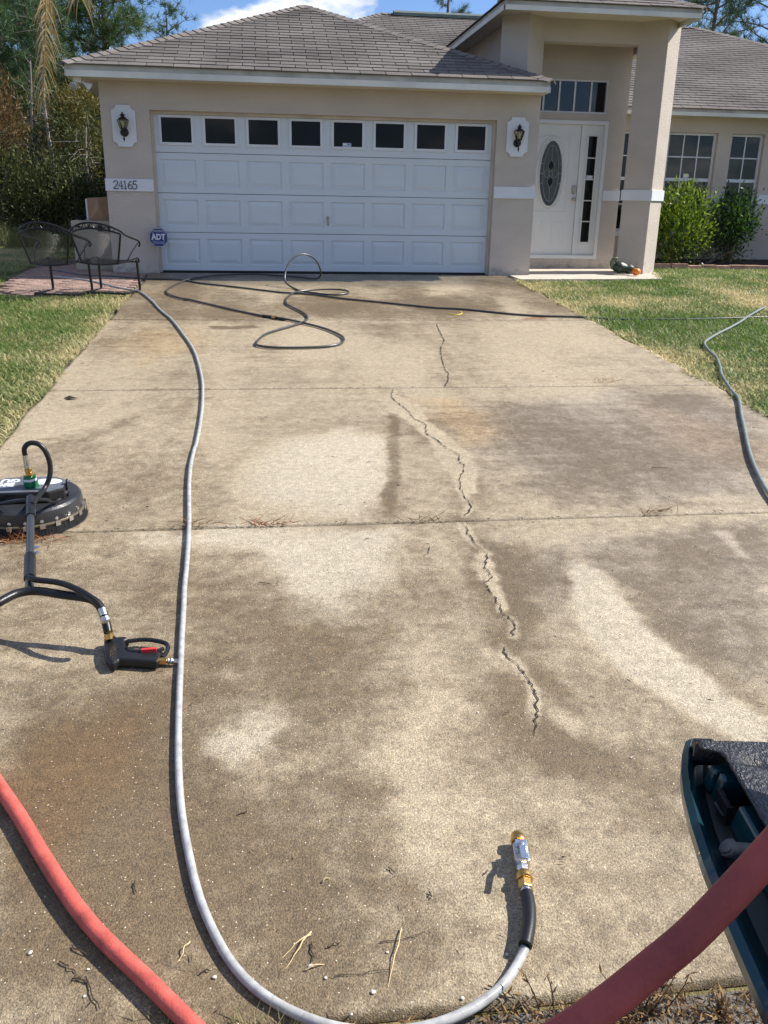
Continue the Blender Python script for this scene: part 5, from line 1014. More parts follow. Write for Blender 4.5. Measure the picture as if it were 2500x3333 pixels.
# swivel stack and feed hose
sb = Vector(CC+tl*0.18-hy*0.055+hx*0.035)
def lsw(prof, name, mat, n=16, smooth=True): b = MB(); b.lathe(prof, sb, n, tl+Vector((-0.06, 0.0, 0)), smooth); return b.build(name, mat, t)
lsw([(0.033, 0), (0.034, 0.003), (0.034, 0.034), (0.032, 0.036)], 'swivel', GREEN, 24); lsw([(0.032, 0.036), (0.034, 0.038), (0.032, 0.058), (0.018, 0.060)], 'swivel_hex', GREEN, 6, False)
lsw([(0.0335, 0.0362), (0.0345, 0.0372), (0.0335, 0.048)], 'swivel_label', SIGNWHITE, 6, False)
lsw([(0.013, 0.058), (0.017, 0.062), (0.017, 0.078), (0.015, 0.080), (0.018, 0.083), (0.018, 0.096), (0.013, 0.100)], 'brass_fitting', BRASS, 14)
lsw([(0.014, 0.098), (0.0165, 0.101), (0.0165, 0.116), (0.014, 0.118), (0.015, 0.122), (0.013, 0.165)], 'crimp_fitting', STEEL, 14)
ax2 = (tl+Vector((-0.06, 0, 0))).normalized(); s0 = sb+ax2*0.16
piv = Vector(SHAFT[0]); 
P = [s0, s0+ax2*0.035, s0+ax2*0.062+Vector((0.025, 0, 0)), s0+ax2*0.062+Vector((0.062, 0, 0)), s0+ax2*0.035+Vector((0.092, -0.005, 0)), s0-ax2*0.03+Vector((0.108, -0.01, 0)), s0-ax2*0.10+Vector((0.10, -0.03, 0)), s0-ax2*0.155+Vector((0.07, -0.07, 0)), Vector(SHAFT[0]).lerp(Vector(SHAFT[1]), 0.35)+Vector((0.008, 0, 0.012))]
hose_mb([tuple(q) for q in P], 0.0125, 0.012, 1).build('feed_hose', RUBBER, t)
# handle
SHp = np.array(SHAFT); b = MB(); b.tube(SHp[[0, 4]], 0.0165, 14); b.build('shaft', M('shaft_paint', (0.03, 0.032, 0.036), 0.3, spec=0.6), t)
q0 = Vector(SHp[0]); q4 = Vector(SHp[4]); dv = (q4-q0).normalized()
b = MB(); b.tube([q0-dv*0.02, q0+dv*0.20], 0.0215, 14); b.build('shaft_sleeve', PLASTIC, t); b = MB(); b.tube([q4-dv*0.30, q4-dv*0.10], 0.0225, 14); b.build('shaft_sleeve', PLASTIC, t)
b = MB(); 
for k in (0.33, 0.38): b.lathe([(0.007, 0), (0.007, 0.012), (0.004, 0.02)], q4-dv*k+Vector((0.018, 0, 0)), 8, (1, 0, 0.2))
b.build('shaft_bolt', STEEL, t)
# yoke that joins the shaft to the deck on both sides of the hub
b = MB()
for sx in (-1, 1): b.tube(smooth_path([tuple(q0), tuple(q0+Vector((sx*0.06, 0.03, -0.01))), tuple(hc+hx*sx*0.15-hy*0.10+tl*0.0), tuple(hc+hx*sx*0.192+tl*0.02)], 0.03), 0.009, 8)
b.build('yoke', PLASTIC, t)
hose_mb(BAR, 0.0165, 0.02, 2, 14).build('handle_bar', PLASTIC, t)
hose_mb(THOSE, 0.0115, 0.015, 2, 10).build('grip_hose', RUBBER, t)
TF = [Vector(q) for q in TFIT]; b = MB(); b.tube([TF[0], TF[0].lerp(TF[1], .8)], 0.0145, 12); b.tube([TF[0].lerp(TF[1], .85), TF[1].lerp(TF[2], .3), TF[1].lerp(TF[2], .6)], [0.012, 0.018, 0.013], 6); b.build('crimp_fitting', STEEL, t)
b = MB(); BR = [Vector(q) for q in BRASS_P]; b.tube([BR[0].lerp(BR[1], -.3), BR[0], BR[0].lerp(BR[1], .3), BR[0].lerp(BR[1], .5), BR[1]], [0.013, 0.0175, 0.014, 0.018, 0.012], 14); b.build('brass_coupling', BRASS, t)
gun = MB(); gun.prism([(x, y, SL*y+0.006) for x, y in GUN], (0, 0, 0.036)); g = gun.build('spray_gun', PLASTIC, t); bevel(g, 0.009, 3)
b = hose_mb(GUARD, 0.0085, 0.01, 1, 8); b.build('trigger_guard', PLASTIC, g)
b = hose_mb(TRIG, 0.0075, 0.01, 1, 8); b.build('trigger', PLASTIC, g)
b = MB(); A, B = Vector(TRED[0]), Vector(TRED[1]); b.obox((A+B)/2, (B-A).normalized(), Vector((0, 1, 0)), (0, 0, 1), (B-A).length/2, 0.0065, 0.009); b.build('safety_latch', REDGRIP, g)
GO = [Vector(q) for q in GOUT]; b = MB(); b.tube([GO[0], GO[0].lerp(GO[1], .9)], [0.0135, 0.0135], 6); b.build('outlet_nut', BRASS, g)
b = MB(); b.tube([GO[1], GO[1].lerp(GO[2], .4), GO[1].lerp(GO[2], .6), GO[2], GO[2].lerp(GO[3], .3), GO[3]], [0.008, 0.012, 0.0085, 0.012, 0.008, 0.009], 12); b.build('plug_nipple', STEEL, g)

# ------------------------------------------------------------------ pickup tailgate, folded down, at the right edge
t = thing('pickup_tailgate', (-0.13, -12.104, 0.06), 'lowered dark teal pickup tailgate with black liner at right edge', 'tailgate')
TO = Vector((-0.13, -12.104, 0)); TU = Vector((0.989, -0.146, 0)); TW = Vector((-0.146, -0.989, 0)); Zu = Vector((0, 0, 1))
def T(u, w, z): return TO+TU*u+TW*w+Zu*z
# outer skin: profile swept in w, left edge bulges
wsn = [-0.075, -0.03, 0.03, 0.10, 0.18, 0.28, 0.40, 0.52, 0.66]
lft = [0.012, -0.008, -0.028, -0.044, -0.056, -0.066, -0.072, -0.074, -0.074]
V = []; F = []; nP = 6
for w_, l_ in zip(wsn, lft):
    V += [T(1.45, w_, -0.035), T(l_+0.02, w_, -0.035), T(l_, w_, -0.022), T(l_, w_, -0.004), T(l_+0.010, w_, 0.004), T(l_+0.040, w_, -0.012)]
for i in range(len(wsn)-1):
    for k in range(nP-1): F.append((i*nP+k, i*nP+k+1, (i+1)*nP+k+1, (i+1)*nP+k))
F.append(tuple(range(nP)))
b = MB(); b.add(V, F, True); o = b.build('outer_skin', TEAL, t); so_ = o.modifiers.new('solid', 'SOLIDIFY'); so_.thickness = 0.004; so_.offset = 0
# end channel floor and inner wall
b = MB(); b.add([T(0.02, -0.03, -0.014), T(0.05, -0.03, -0.014), T(0.05, 0.66, -0.014), T(-0.05, 0.66, -0.014), T(-0.045, 0.28, -0.014), T(-0.02, 0.1, -0.014)], [(0, 1, 2, 3, 4, 5)]); b.build('end_channel', SHADEPAINT, t)
b = MB()
b.prism([T(0.004, 0.05, -0.013), T(0.004, 0.080, -0.013), T(0.012, 0.080, 0.036), T(0.012, 0.055, 0.036)], TU*0.05)
b.prism([T(0.008, 0.083, -0.013), T(0.010, 0.112, -0.013), T(0.020, 0.108, 0.040), T(0.018, 0.085, 0.040)], TU*0.05)
b.prism([T(0.012, 0.172, -0.013), T(0.016, 0.66, -0.013), T(0.024, 0.66, 0.038), T(0.022, 0.176, 0.038)], TU*0.05)
bevel(b.build('inner_panel', TEAL, t), 0.006)
b = MB(); b.prism([T(0.07, 0.004, -0.03), T(1.4, 0.004, -0.03), T(1.4, 0.66, -0.03), T(0.07, 0.66, -0.03)], (0, 0, 0.06)); b.build('gate_core', TEAL, t)
b = MB(); b.prism([T(0.012, -0.05, -0.006), T(0.055, -0.05, -0.006), T(0.055, -0.005, 0.002), T(0.006, -0.005, 0.002)], (0, 0, 0.030)); bevel(b.build('corner_cap', PLASTIC, t), 0.006)
# ribbed liner over the top with a rust-edged hole
xs_ = np.arange(0.0, 1.40, 0.0125); ys_ = np.arange(0.0, 0.66, 0.0125); V = []; F = []
def lz(u, w):
    rib = 0.5+0.5*math.tanh(6*math.sin(2*math.pi*(u-0.02)/0.155+0.5)); inr = min(1, max(0, (w-0.045)/0.03))
    return 0.058+0.010*rib*inr - 0.020*math.exp(-(((u-0.073)/0.020)**2+((w-0.078)/0.016)**2)) - 0.012*max(0, 1-w/0.012)
lu = lambda w: 0.0 if w < 0.05 else 0.029
for w_ in ys_:
    for u in xs_:
        uu = max(u, lu(w_)); V.append(T(uu, w_, lz(uu, w_)))
nx = len(xs_)
for j in range(len(ys_)-1):
    for i in range(nx-1):
        if lu(ys_[j+1]) >= xs_[i+1]-1e-6 and lu(ys_[j]) >= xs_[i+1]: continue
        F.append((j*nx+i, (j+1)*nx+i, (j+1)*nx+i+1, j*nx+i+1))
b = MB(); b.add(V, F, True); b.add([T(0, 0, 0.05), T(1.39, 0, 0.05), T(1.39, -0.004, -0.005), T(0, -0.004, -0.005)], [(0, 1, 2, 3)]); o = b.build('liner', LINER, t); so_ = o.modifiers.new('solid', 'SOLIDIFY'); so_.thickness = 0.006; so_.offset = -1
b = MB(); hc2 = T(0.073, 0.080, 0.047); b.lathe([(0.015, 0), (0.012, 0.002), (0.004, 0.0015)], (0, 0, 0), 14); b.v = [tuple(hc2+TU*q[0]*1.2+TW*q[1]*0.7+Zu*q[2]) for q in b.v]; b.build('rusted_screw', RUST, t)
b = MB(); b.lathe([(0.010, -0.002), (0.010, 0.003), (0.006, 0.005)], T(-0.020, 0.115, -0.012), 16); b.build('plug', M('grey_plug', (0.16, 0.16, 0.14), 0.7), t)
b = MB(); b.prism([T(0.006, 0.113, -0.010), T(0.016, 0.113, -0.010), T(0.016, 0.170, -0.010), T(0.006, 0.170, -0.010)], (0, 0, 0.035)); b.tube([T(0.004, 0.125, 0.0), T(0.002, 0.15, 0.004), T(0.006, 0.162, 0.0)], 0.004, 6); b.build('latch', PLASTIC, t)
sk = T(-0.014, 0.245, 0.0); b = MB(); b.lathe([(0.016, -0.004), (0.017, 0.0), (0.017, 0.004), (0.012, 0.004), (0.012, 0.008), (0.009, 0.009)], sk, 16, -TU*0.7+Zu*0.7); b.tube([sk, T(0.004, 0.258, 0.012), T(0.016, 0.268, 0.016)], [0.011, 0.010, 0.012], 12); b.build('striker_bolt', M('dull_zinc', (0.12, 0.11, 0.10), 0.6, 0.3, 40, metal=0.2), t)
b = MB(); b.tube(smooth_path([T(0.010, 0.266, 0.016), T(0.06, 0.285, 0.034), T(0.16, 0.33, 0.085), T(0.30, 0.38, 0.17)], 0.03), 0.0052, 8); b.build('support_cable', M('cable_sheath', (0.05, 0.047, 0.043), 0.6), t)

# hose reel standing on the lowered gate just past the frame: its shadow falls over gate and hose
t = thing('hose_reel', tuple(T(0.4, 0.4, 0.07)), 'hose reel standing on the lowered tailgate beyond the right edge', 'hose reel')
for u in (0.20, 0.62):
    b = MB(); b.lathe([(0.02, -0.004), (0.33, -0.004), (0.335, 0.0), (0.33, 0.004), (0.02, 0.004)], T(u, 0.40, 0.42), 36, TU, False); b.build('side_disc', PLASTIC, t)
b = MB(); b.lathe([(0.10, 0.21), (0.24, 0.215), (0.25, 0.3), (0.25, 0.5), (0.24, 0.605), (0.10, 0.61)], T(0.0, 0.40, 0.42), 30, TU); b.build('wound_hose', HOSE_RED, t)
b = MB()
for u in (0.17, 0.65): b.tube([T(u, 0.2, 0.075), T(u, 0.40, 0.42), T(u, 0.6, 0.075)], 0.014, 8)
b.build('stand', BLACKIRON, t)

# ------------------------------------------------------------------ plants
def unit(v): return v/(np.linalg.norm(v, axis=-1, keepdims=True)+1e-9)
def leaf_quads(P, D, L, W, r_):
    n = len(P); S = unit(np.cross(D, unit(r_.normal(size=(n, 3))))); m_ = P+D*(L*0.45)[:, None]
    V = np.stack([P, m_+S*(W/2)[:, None], P+D*L[:, None], m_-S*(W/2)[:, None]], 1).reshape(-1, 3)
    return V, np.arange(4*n).reshape(n, 4)
def needle_tris(P, D, L, W, r_):
    n = len(P); S = unit(np.cross(D, unit(r_.normal(size=(n, 3)))))*(W/2)[:, None]
    return np.stack([P-S, P+S, P+D*L[:, None]], 1).reshape(-1, 3), np.arange(3*n).reshape(n, 3)
def pine(x, y, h, base, rad, limbs, tufts, seed, label, mat, group='pines behind the house', trunk=0.13, nl=0.26, per=26, nw=0.014):
    r_ = np.random.default_rng(seed); t = thing('pine_tree', (x, y, 0), label, 'pine tree', group)
    b = MB(); lean = r_.normal(0, 0.012, 2)
    tp = lambda z: np.array([x+lean[0]*z+0.05*math.sin(z*1.3+seed), y+lean[1]*z, z])
    b.tube([tuple(tp(z)) for z in np.linspace(0, h*0.97, 10)], list(np.linspace(trunk, 0.03, 10)), 8); TP = []; TD = []
    for i in range(limbs):
        f = (i+0.5)/limbs; z = base+(h-base)*f**0.9; a = i*2.4+r_.uniform(-.5, .5)
        L = rad*(0.45+0.75*math.sin(math.pi*min(1, 0.22+0.78*(1-f)*0.9)))*r_.uniform(0.7, 1.1)*(1.0 if f < .85 else .5)
        d = np.array([math.cos(a), math.sin(a), r_.uniform(0.05, 0.5)]); q = tp(z); pts = [q]
        for k in range(5):
            d = d+r_.normal(0, 0.16, 3)+np.array([0, 0, 0.06]); d /= np.linalg.norm(d); q = q+d*L/5; pts.append(q.copy())
        b.tube([tuple(p_) for p_ in pts], list(np.linspace(0.035, 0.010, 6)), 5)
        nt = max(3, int(tufts/limbs))
        for k in range(nt):
            u = r_.uniform(0.3, 1.0)*5; j = min(4, int(u)); p_ = pts[j]+(pts[j+1]-pts[j])*(u-j); off = r_.normal(0, 0.22*L/ rad*1.0+0.08, 3)*np.array([1, 1, 0.7])
            TP.append(p_+off); TD.append(unit(d*0.7+off*1.5+np.array([0, 0, 0.55])))
            if k % 3 == 0: b.tube([tuple(p_), tuple(p_+off)], 0.008, 4, caps=False)
    b.build('trunk', BARK, t); TP = np.array(TP); TD = np.array(TD); n = len(TP)
    P = np.repeat(TP, per, 0)+r_.normal(0, 0.03, (n*per, 3)); D = unit(np.repeat(TD, per, 0)*0.75+r_.normal(0, 0.62, (n*per, 3)))
    tone = np.clip(np.repeat(r_.uniform(0, 0.9, n), per)+r_.normal(0, 0.12, n*per), 0, 1)
    V, F = needle_tris(P, D, nl*r_.uniform(0.7, 1.15, n*per), np.full(n*per, nw), r_); np_mesh('crown', V, F, mat, t, np.repeat(tone, 3)); return t
def shrub(name, x, y, z0, rx, ry, rz, clumps, per, leaf, seed, label, cat, mat, group=None, droop=0.0, fill=0.55, stems=9, wr=0.42, stem_mat=None, zb=None, elong=None):
    r_ = np.random.default_rng(seed); t = thing(name, (x, y, zb if zb is not None else gz(y)), label, cat, group)
    u = unit(r_.normal(size=(clumps, 3))); rr = r_.uniform(fill, 1.0, clumps)[:, None]; bump = 0.62+0.78*np.array([vnoise(q[0]*1.6+seed, q[2]*1.6+q[1], 1.3) for q in u])[:, None]
    C = np.array([x, y, z0])+u*rr*bump*np.array([rx, ry, rz]); C = C[C[:, 2] > (zb if zb is not None else gz(y))+0.04]; n = len(C)
    out = unit(C-np.array([x, y, z0-rz*0.4])); P = np.repeat(C, per, 0)+r_.normal(0, leaf*1.25, (n*per, 3))
    D = unit(np.repeat(out, per, 0)*0.7+r_.normal(0, 0.6, (n*per, 3))+np.array([0, 0, 0.35-droop]))
    L = leaf*r_.uniform(0.6, 1.25, n*per)*(elong or 1); tone = np.clip(np.repeat(r_.uniform(0, 0.75, n), per)+r_.normal(0.08, 0.16, n*per)+np.clip((P[:, 2]-z0)/rz, -1, 1)*0.12, 0, 1)
    V, F = leaf_quads(P, D, L, leaf*wr*r_.uniform(0.7, 1.2, n*per), r_); np_mesh('foliage', V, F, mat, t, np.repeat(tone, 4))
    b = MB(); bz = zb if zb is not None else gz(y)
    for k in range(stems):
        e = C[r_.integers(n)]; s0_ = np.array([x+r_.normal(0, 0.05*rx), y+r_.normal(0, 0.05*ry), bz-0.03]); mid_ = s0_*0.5+e*0.5+r_.normal(0, 0.07*rx, 3)+np.array([0, 0, 0.1*rz])
        b.tube(smooth_path([tuple(s0_), tuple(mid_), tuple(e)], 0.12), list(np.linspace(0.012+0.008*rz, 0.004, len(smooth_path([tuple(s0_), tuple(mid_), tuple(e)], 0.12)))), 5)
    b.build('stems', stem_mat or BARK, t); return t
# pines
pine(-5.35, 16.0, 9.2, 3.2, 1.75, 46, 1500, 11, 'bright green young pine rising behind the left end of the garage roof', PINE_A, nl=0.30)
pine(-7.5, 13.0, 6.2, 1.8, 1.35, 34, 1000, 12, 'soft bushy pine at the far left edge, its branches drooping', PINE_B, nl=0.34)
pine(-9.4, 20.0, 12.5, 4.6, 2.6, 30, 620, 13, 'tall open pine behind the palm, bare limbs against the sky', PINE_B, nl=0.30)
pine(-4.85, 30.0, 8.5, 6.3, 0.85, 9, 70, 14, 'small lone pine top showing above the garage roof line', PINE_B, nl=0.34, nw=0.02)
pine(-8.6, 25.0, 10.5, 2.5, 2.3, 36, 1000, 15, 'dark pine between the palm fronds and the bright young pine', PINE_B, nl=0.32, nw=0.018)
pine(15.2, 20.0, 12.0, 4.6, 3.0, 36, 950, 16, 'open pine behind the right wing, nearest the portico roof corner', PINE_B, nl=0.34)
pine(18.4, 22.0, 13.0, 3.6, 3.2, 40, 1300, 17, 'dense pine at the upper right corner behind the right wing roof', PINE_B, nl=0.34)
pine(16.6, 27.0, 12.5, 3.8, 2.6, 30, 700, 18, 'farther pine seen through the gap between the two right pines', PINE_A, nl=0.34, nw=0.018)
pine(7.7, 31.0, 14.0, 8.9, 2.2, 18, 200, 19, 'far pine just left of the portico roof, only its lower needles in view', PINE_B, nl=0.36, nw=0.02)
pine(-7.7, 18.0, 10.5, 2.6, 1.9, 40, 1300, 26, 'dense green pine left of the bright young pine, behind the palm fronds', PINE_A, nl=0.32)
pine(-10.2, 17.0, 10.0, 2.5, 1.9, 34, 1000, 27, 'pine cut by the left edge of the picture, behind the drooping pine', PINE_B, nl=0.32)
# palm with dead fronds
t = thing('palm_tree', (-5.45, 1.2, 0), 'palm with dry golden fronds hanging beside the garage eave', 'palm tree')
b = MB(); b.tube([(-5.45, 1.2, -0.05), (-5.44, 1.2, 1.2), (-5.40, 1.2, 2.6), (-5.3, 1.2, 4.2), (-5.2, 1.2, 5.4)], [0.14, 0.12, 0.11, 0.10, 0.12], 10); b.build('trunk', BARK, t)
def frond(path, L0, seed, mat, hang, spread, dens=70, half=False):
    r_ = np.random.default_rng(seed); P = smooth_path(path, 0.04); n = len(P); V = []; F = []; tone = []
    rb_ = MB(); rb_.tube(P, list(np.linspace(0.017, 0.004, n)), 5); st = len(rb_.v)
    for k in range(dens):
        f = 0.12+0.88*k/dens; i = min(n-2, int(f*(n-1))); T_ = unit(P[i+1]-P[i]); sd = unit(np.cross(T_, np.array([0, 0.35, 1.0])))
        for s in ((1,) if half else (-1, 1)):
            L = L0*(0.55+0.6*math.sin(math.pi*min(1, 0.15+f*0.8)))*r_.uniform(0.6, 1.1); d = unit(sd*s*spread+T_*0.45+r_.normal(0, 0.18, 3)); q = P[i].copy(); w = 0.010; o = len(V); tn = r_.uniform(0, 1)
            for j in range(5):
                wd = w*(1-j/4.3); sv = unit(np.cross(d, np.array([0.2, 1, 0.1])))*wd; V += [q-sv, q+sv]; tone += [tn, tn]; d = unit(d+np.array([0, 0, -hang])+r_.normal(0, 0.05, 3)); q = q+d*L/4
            F += [(o+2*j, o+2*j+1, o+2*j+3, o+2*j+2) for j in range(4)]
    vv = np.array(rb_.v); o = len(V); V = np.vstack([np.array(V), vv]); F = F+[tuple(i+o for i in f_) for f_ in rb_.f if len(f_) == 4]; tone = tone+[0.12]*len(vv)
    np_mesh('frond', V, F, mat, t, tone)
top = (-5.2, 1.2, 5.4)
frond([top, (-4.6, 0.95, 5.75), (-3.95, 0.8, 5.1), (-3.74, 0.7, 4.2), (-3.76, 0.45, 3.4), (-3.84, 0.35, 2.7), (-3.90, 0.35, 2.25)], 0.50, 31, FROND, 0.55, 0.55, 110)
frond([top, (-4.4, 1.2, 5.7), (-3.62, 1.1, 5.1), (-3.42, 1.0, 4.45), (-3.36, 0.85, 4.0), (-3.36, 0.75, 3.6)], 0.72, 32, FROND, 0.35, 0.5, 80)
frond([top, (-4.5, 0.9, 6.0), (-3.85, 0.5, 5.7), (-3.5, 0.5, 5.0), (-3.45, 0.2, 4.3)], 0.65, 33, FROND, 0.4, 0.6, 60)
for k in range(5):
    a = R(120+45*k); frond([top, (top[0]+0.6*math.cos(a), top[1]+0.6*math.sin(a), 6.1), (top[0]+1.4*math.cos(a), top[1]+1.4*math.sin(a), 6.2), (top[0]+2.1*math.cos(a), top[1]+2.1*math.sin(a), 5.6)], 0.5, 40+k, FRONDG, 0.25, 0.9, 50)
# woods edge on the left
shrub('cypress_shrub', -7.15, 10.0, 2.3, 1.05, 0.9, 1.35, 210, 34, 0.13, 51, 'rusty orange feathery cypress at the left edge of the woods', 'shrub', CYPRESS, droop=0.45, wr=0.16, elong=1.2)
shrub('cypress_shrub', -6.2, 11.2, 1.9, 0.7, 0.6, 0.8, 90, 30, 0.12, 52, 'smaller golden brown cypress spray right of the rusty orange one', 'shrub', CYPRESS, droop=0.45, wr=0.16, elong=1.2)
shrub('cypress_shrub', -5.1, 9.2, 2.55, 0.62, 0.6, 1.0, 150, 34, 0.12, 53, 'yellow-green drooping foliage between the palm trunk and the house corner', 'shrub', CYPGOLD, droop=0.5, wr=0.17, elong=1.2)
DK = [(-6.7, 7.6, .95, .95, .8, 1.0), (-5.75, 7.3, .8, .75, .7, .85), (-4.95, 7.0, .75, .65, .6, .8), (-4.75, 8.2, 1.3, .75, .7, 1.35), (-5.7, 9.0, 1.5, .85, .8, 1.5), (-7.4, 9.2, 1.2, 1.0, .9, 1.2)]
DL = ['leftmost dark leafy shrub at the edge of the lawn', 'dark leafy shrub left of the palm trunk', 'low green shrub behind the patio chairs', 'green shrub against the left house corner', 'tall dark thicket shrub behind the palm trunk', 'dark shrub under the rusty cypress']
for k, (q, lb) in enumerate(zip(DK, DL)): shrub('woods_shrub', q[0], q[1], q[2], q[3], q[4], q[5], 190, 26, 0.085, 60+k, lb, 'shrub', SHRUBD, 'shrubs along the woods edge', stems=14, stem_mat=PALEBARK)
BK = [(-9.2, 15.0, 2.6, 1.9, 1.6, 2.7), (-6.9, 15.5, 2.4, 1.7, 1.5, 2.5), (-5.0, 13.5, 2.3, 1.3, 1.2, 2.4), (-8.0, 19.0, 3.2, 2.2, 1.8, 3.2)]
BLb = ['broad dark tree in the woods behind the rusty cypress', 'dark tree in the woods left of the thin bare trunk', 'dark tree in the woods close to the house wall', 'tall dark tree deepest in the woods']
for k, (q, lb) in enumerate(zip(BK, BLb)): shrub('broadleaf_tree', q[0], q[1], q[2], q[3], q[4], q[5], 300, 24, 0.13, 80+k, lb, 'tree', SHRUBD, 'dark trees in the woods', stems=12)
for k, (x, y, h, lb) in enumerate([(-5.55, 8.4, 4.6, 'thin bare grey sapling with curled twigs left of the palm trunk'), (-5.95, 8.8, 3.8, 'second thin bare sapling, deeper in the shade'), (-4.62, 7.6, 2.4, 'short crooked bare stem near the house corner')]):
    r_ = np.random.default_rng(90+k); t = thing('bare_sapling', (x, y, 0), lb, 'sapling', 'bare saplings in the woods'); b = MB(); b2 = MB()
    P = [(x+0.06*math.sin(z*1.7+k), y, z) for z in np.linspace(-.05, h, 9)]; b.tube(P, list(np.linspace(0.06, 0.014, 9)), 7); b.build('trunk', PALEBARK, t)
    for j in range(26):
        z = r_.uniform(0.35, 0.98)*h; a = r_.uniform(0, 6.28); q = np.array([x+0.06*math.sin(z*1.7+k), y, z]); d = np.array([math.cos(a), math.sin(a)*.6, r_.uniform(-.1, .5)]); pts = [q]
        for s_ in range(5): d = d+r_.normal(0, .3, 3)+np.array([0, 0, -.12]); pts.append(pts[-1]+unit(d)*r_.uniform(.08, .18))
        b2.tube([tuple(p_) for p_ in pts], list(np.linspace(0.008, 0.003, 6)), 4, caps=False)
    b2.build('twigs', PALEBARK, t, kind='stuff')
# far woods, one mass
r_ = np.random.default_rng(99); n = 26000; P = np.column_stack([r_.uniform(-30, -5, n), r_.uniform(33, 44, n), r_.uniform(0, 1, n)**1.2]); P[:, 2] *= 5.5+2.0*np.array(fbm(P[:, 0], P[:, 1]*0, 0.35))*2-1
V, F = leaf_quads(P, unit(r_.normal(size=(n, 3))), np.full(n, 0.55), np.full(n, 0.3), r_); np_mesh('far_woods', V, F, SHRUBD, None, np.repeat(r_.uniform(0, .8, n), 4), kind='stuff')
# front bushes
def bush(x, y, z0, rx, ry, rz, seed, label, mat, n, leaf=0.075, base=0.05, trunk=False):
    t = shrub('garden_bush', x, y, z0, rx, ry, rz, n, 17, leaf, seed, label, 'bush', mat, 'bushes in the planting bed', fill=0.5, stems=16 if not trunk else 22, wr=0.36, zb=base); return t
bush(6.40, 2.25, 0.70, 0.56, 0.42, 0.66, 71, 'large bright yellow-green bush right of the sunlit entry pier', BUSHL, 250, 0.092)
bush(7.58, 2.50, 0.76, 0.46, 0.36, 0.50, 72, 'darker green bush with bare lower stems between the two right windows', BUSHD, 190, 0.085)
shrub('garden_bush', 8.75, 2.35, 0.62, 0.32, 0.3, 0.30, 40, 12, 0.07, 73, 'small dark sparse bush cut off by the right edge', 'bush', SHRUBD, 'bushes in the planting bed', stems=14, zb=0.05)
shrub('garden_bush', 7.0, 2.3, 0.22, 0.9, 0.3, 0.16, 60, 10, 0.055, 75, 'low dark plants at the foot of the two bushes', 'bush', SHRUBD, 'bushes in the planting bed', stems=8, zb=0.05)
r_ = np.random.default_rng(74); n = 130; zz = r_.uniform(1.15, 1.47, n); P = np.column_stack([6.55+r_.normal(0, .03, n)+0.0*zz, 2.25+r_.normal(0, .03, n), zz]); V, F = leaf_quads(P, unit(r_.normal(0, .6, (n, 3))+np.array([0, 0, .5])), r_.uniform(.05, .09, n), r_.uniform(.02, .035, n), r_)
np_mesh('leader_shoot', V, F, BUSHL, bpy.data.objects['garden_bush'], np.repeat(r_.uniform(0, .7, n), 4))
# lawn grass
def grass(name, poly, n, seed, drytone, hmax=0.062, keep=None):
    r_ = np.random.default_rng(seed); A = np.array(poly); lo, hi = A.min(0), A.max(0); X = []; Y = []
    tot = 0
    while tot < n:
        x = r_.uniform(lo[0], hi[0], n); y = r_.uniform(lo[1], hi[1], n); ok = (sdf(poly, x, y)+(fbm(x, y, 2.6, 4)-0.5)*0.42 < 0)
        if keep is not None: ok &= keep(x, y)
        X.append(x[ok]); Y.append(y[ok]); tot += ok.sum()
    x = np.concatenate(X)[:n]; y = np.concatenate(Y)[:n]; tone = drytone(x, y, r_)
    h = hmax*r_.uniform(0.45, 1.15, n)*(0.75+0.5*fbm(x, y, 1.7)); a = r_.uniform(0, 2*np.pi, n); ln = r_.uniform(0.3, 2.6, n); w = r_.uniform(0.0028, 0.0062, n)
    d = np.column_stack([np.cos(a)*ln, np.sin(a)*ln, np.ones(n)]); d = unit(d); B = np.column_stack([x, y, SL*np.minimum(y, 0)-np.where((x > DX0-.02) & (x < DX1+.02) & (y > -12) & (y < -.3), 0.0, 0.022)]); S = np.column_stack([-np.sin(a), np.cos(a), np.zeros(n)])*w[:, None]
    L = h*1.25; M_ = B+d*(L*0.5)[:, None]; d2 = unit(d+np.column_stack([np.cos(a)*.7, np.sin(a)*.7, -0.35*np.ones(n)])); E_ = M_+d2*(L*0.55)[:, None]
    V = np.stack([B-S, B+S, M_-S*.8, M_+S*.8, E_], 1).reshape(-1, 3); i = (np.arange(n)*5)[:, None]
    F = np.concatenate([i+np.array([[0, 1, 3]]), i+np.array([[0, 3, 2]]), i+np.array([[2, 3, 4]])])
    return np_mesh(name, V, F, GRASSM, None, np.repeat(tone, 5), kind='stuff')
def dry_r(x, y, r_):
    d = 1.5*(fbm(x, y, 0.62, 4)-0.44)+1.1*(fbm(x+4, y, 2.6, 3)-0.5); e = np.clip(1-(x-2.72)/0.35, 0, 1)*0.45
    d = d+e+0.55*np.exp(-((x-3.4)**2+(y+2.4)**2)/0.5)+0.5*np.exp(-((x-5.9)**2+(y+1.7)**2)/0.9)-0.35*np.exp(-((x-4.4)**2+(y+4.2)**2)/1.6); return np.clip(d*1.1+0.08+r_.normal(0, .30, len(x)), 0, 1)
def dry_l(x, y, r_):
    d = 1.3*(fbm(x+7, y, 0.7, 4)-0.46)+0.9*(fbm(x+4, y+8, 2.6, 3)-0.5); e = np.clip(1-(-2.62-x)/0.28, 0, 1)*0.5*(y < -1.8); return np.clip(d*0.9+e+0.10+np.clip((y-1)/4, 0, .35)+r_.normal(0, .28, len(x)), 0, 1)
grass('lawn_grass', [(2.66, -9.2), (2.70, -0.62), (5.10, -0.30), (5.45, 0.75), (5.50, 1.76), (10.6, 1.95), (10.6, 0.5), (3.2, -9.2)], 140000, 21, dry_r, keep=lambda x, y: x < 2.75+np.maximum(0, y+9.0)*0.70)
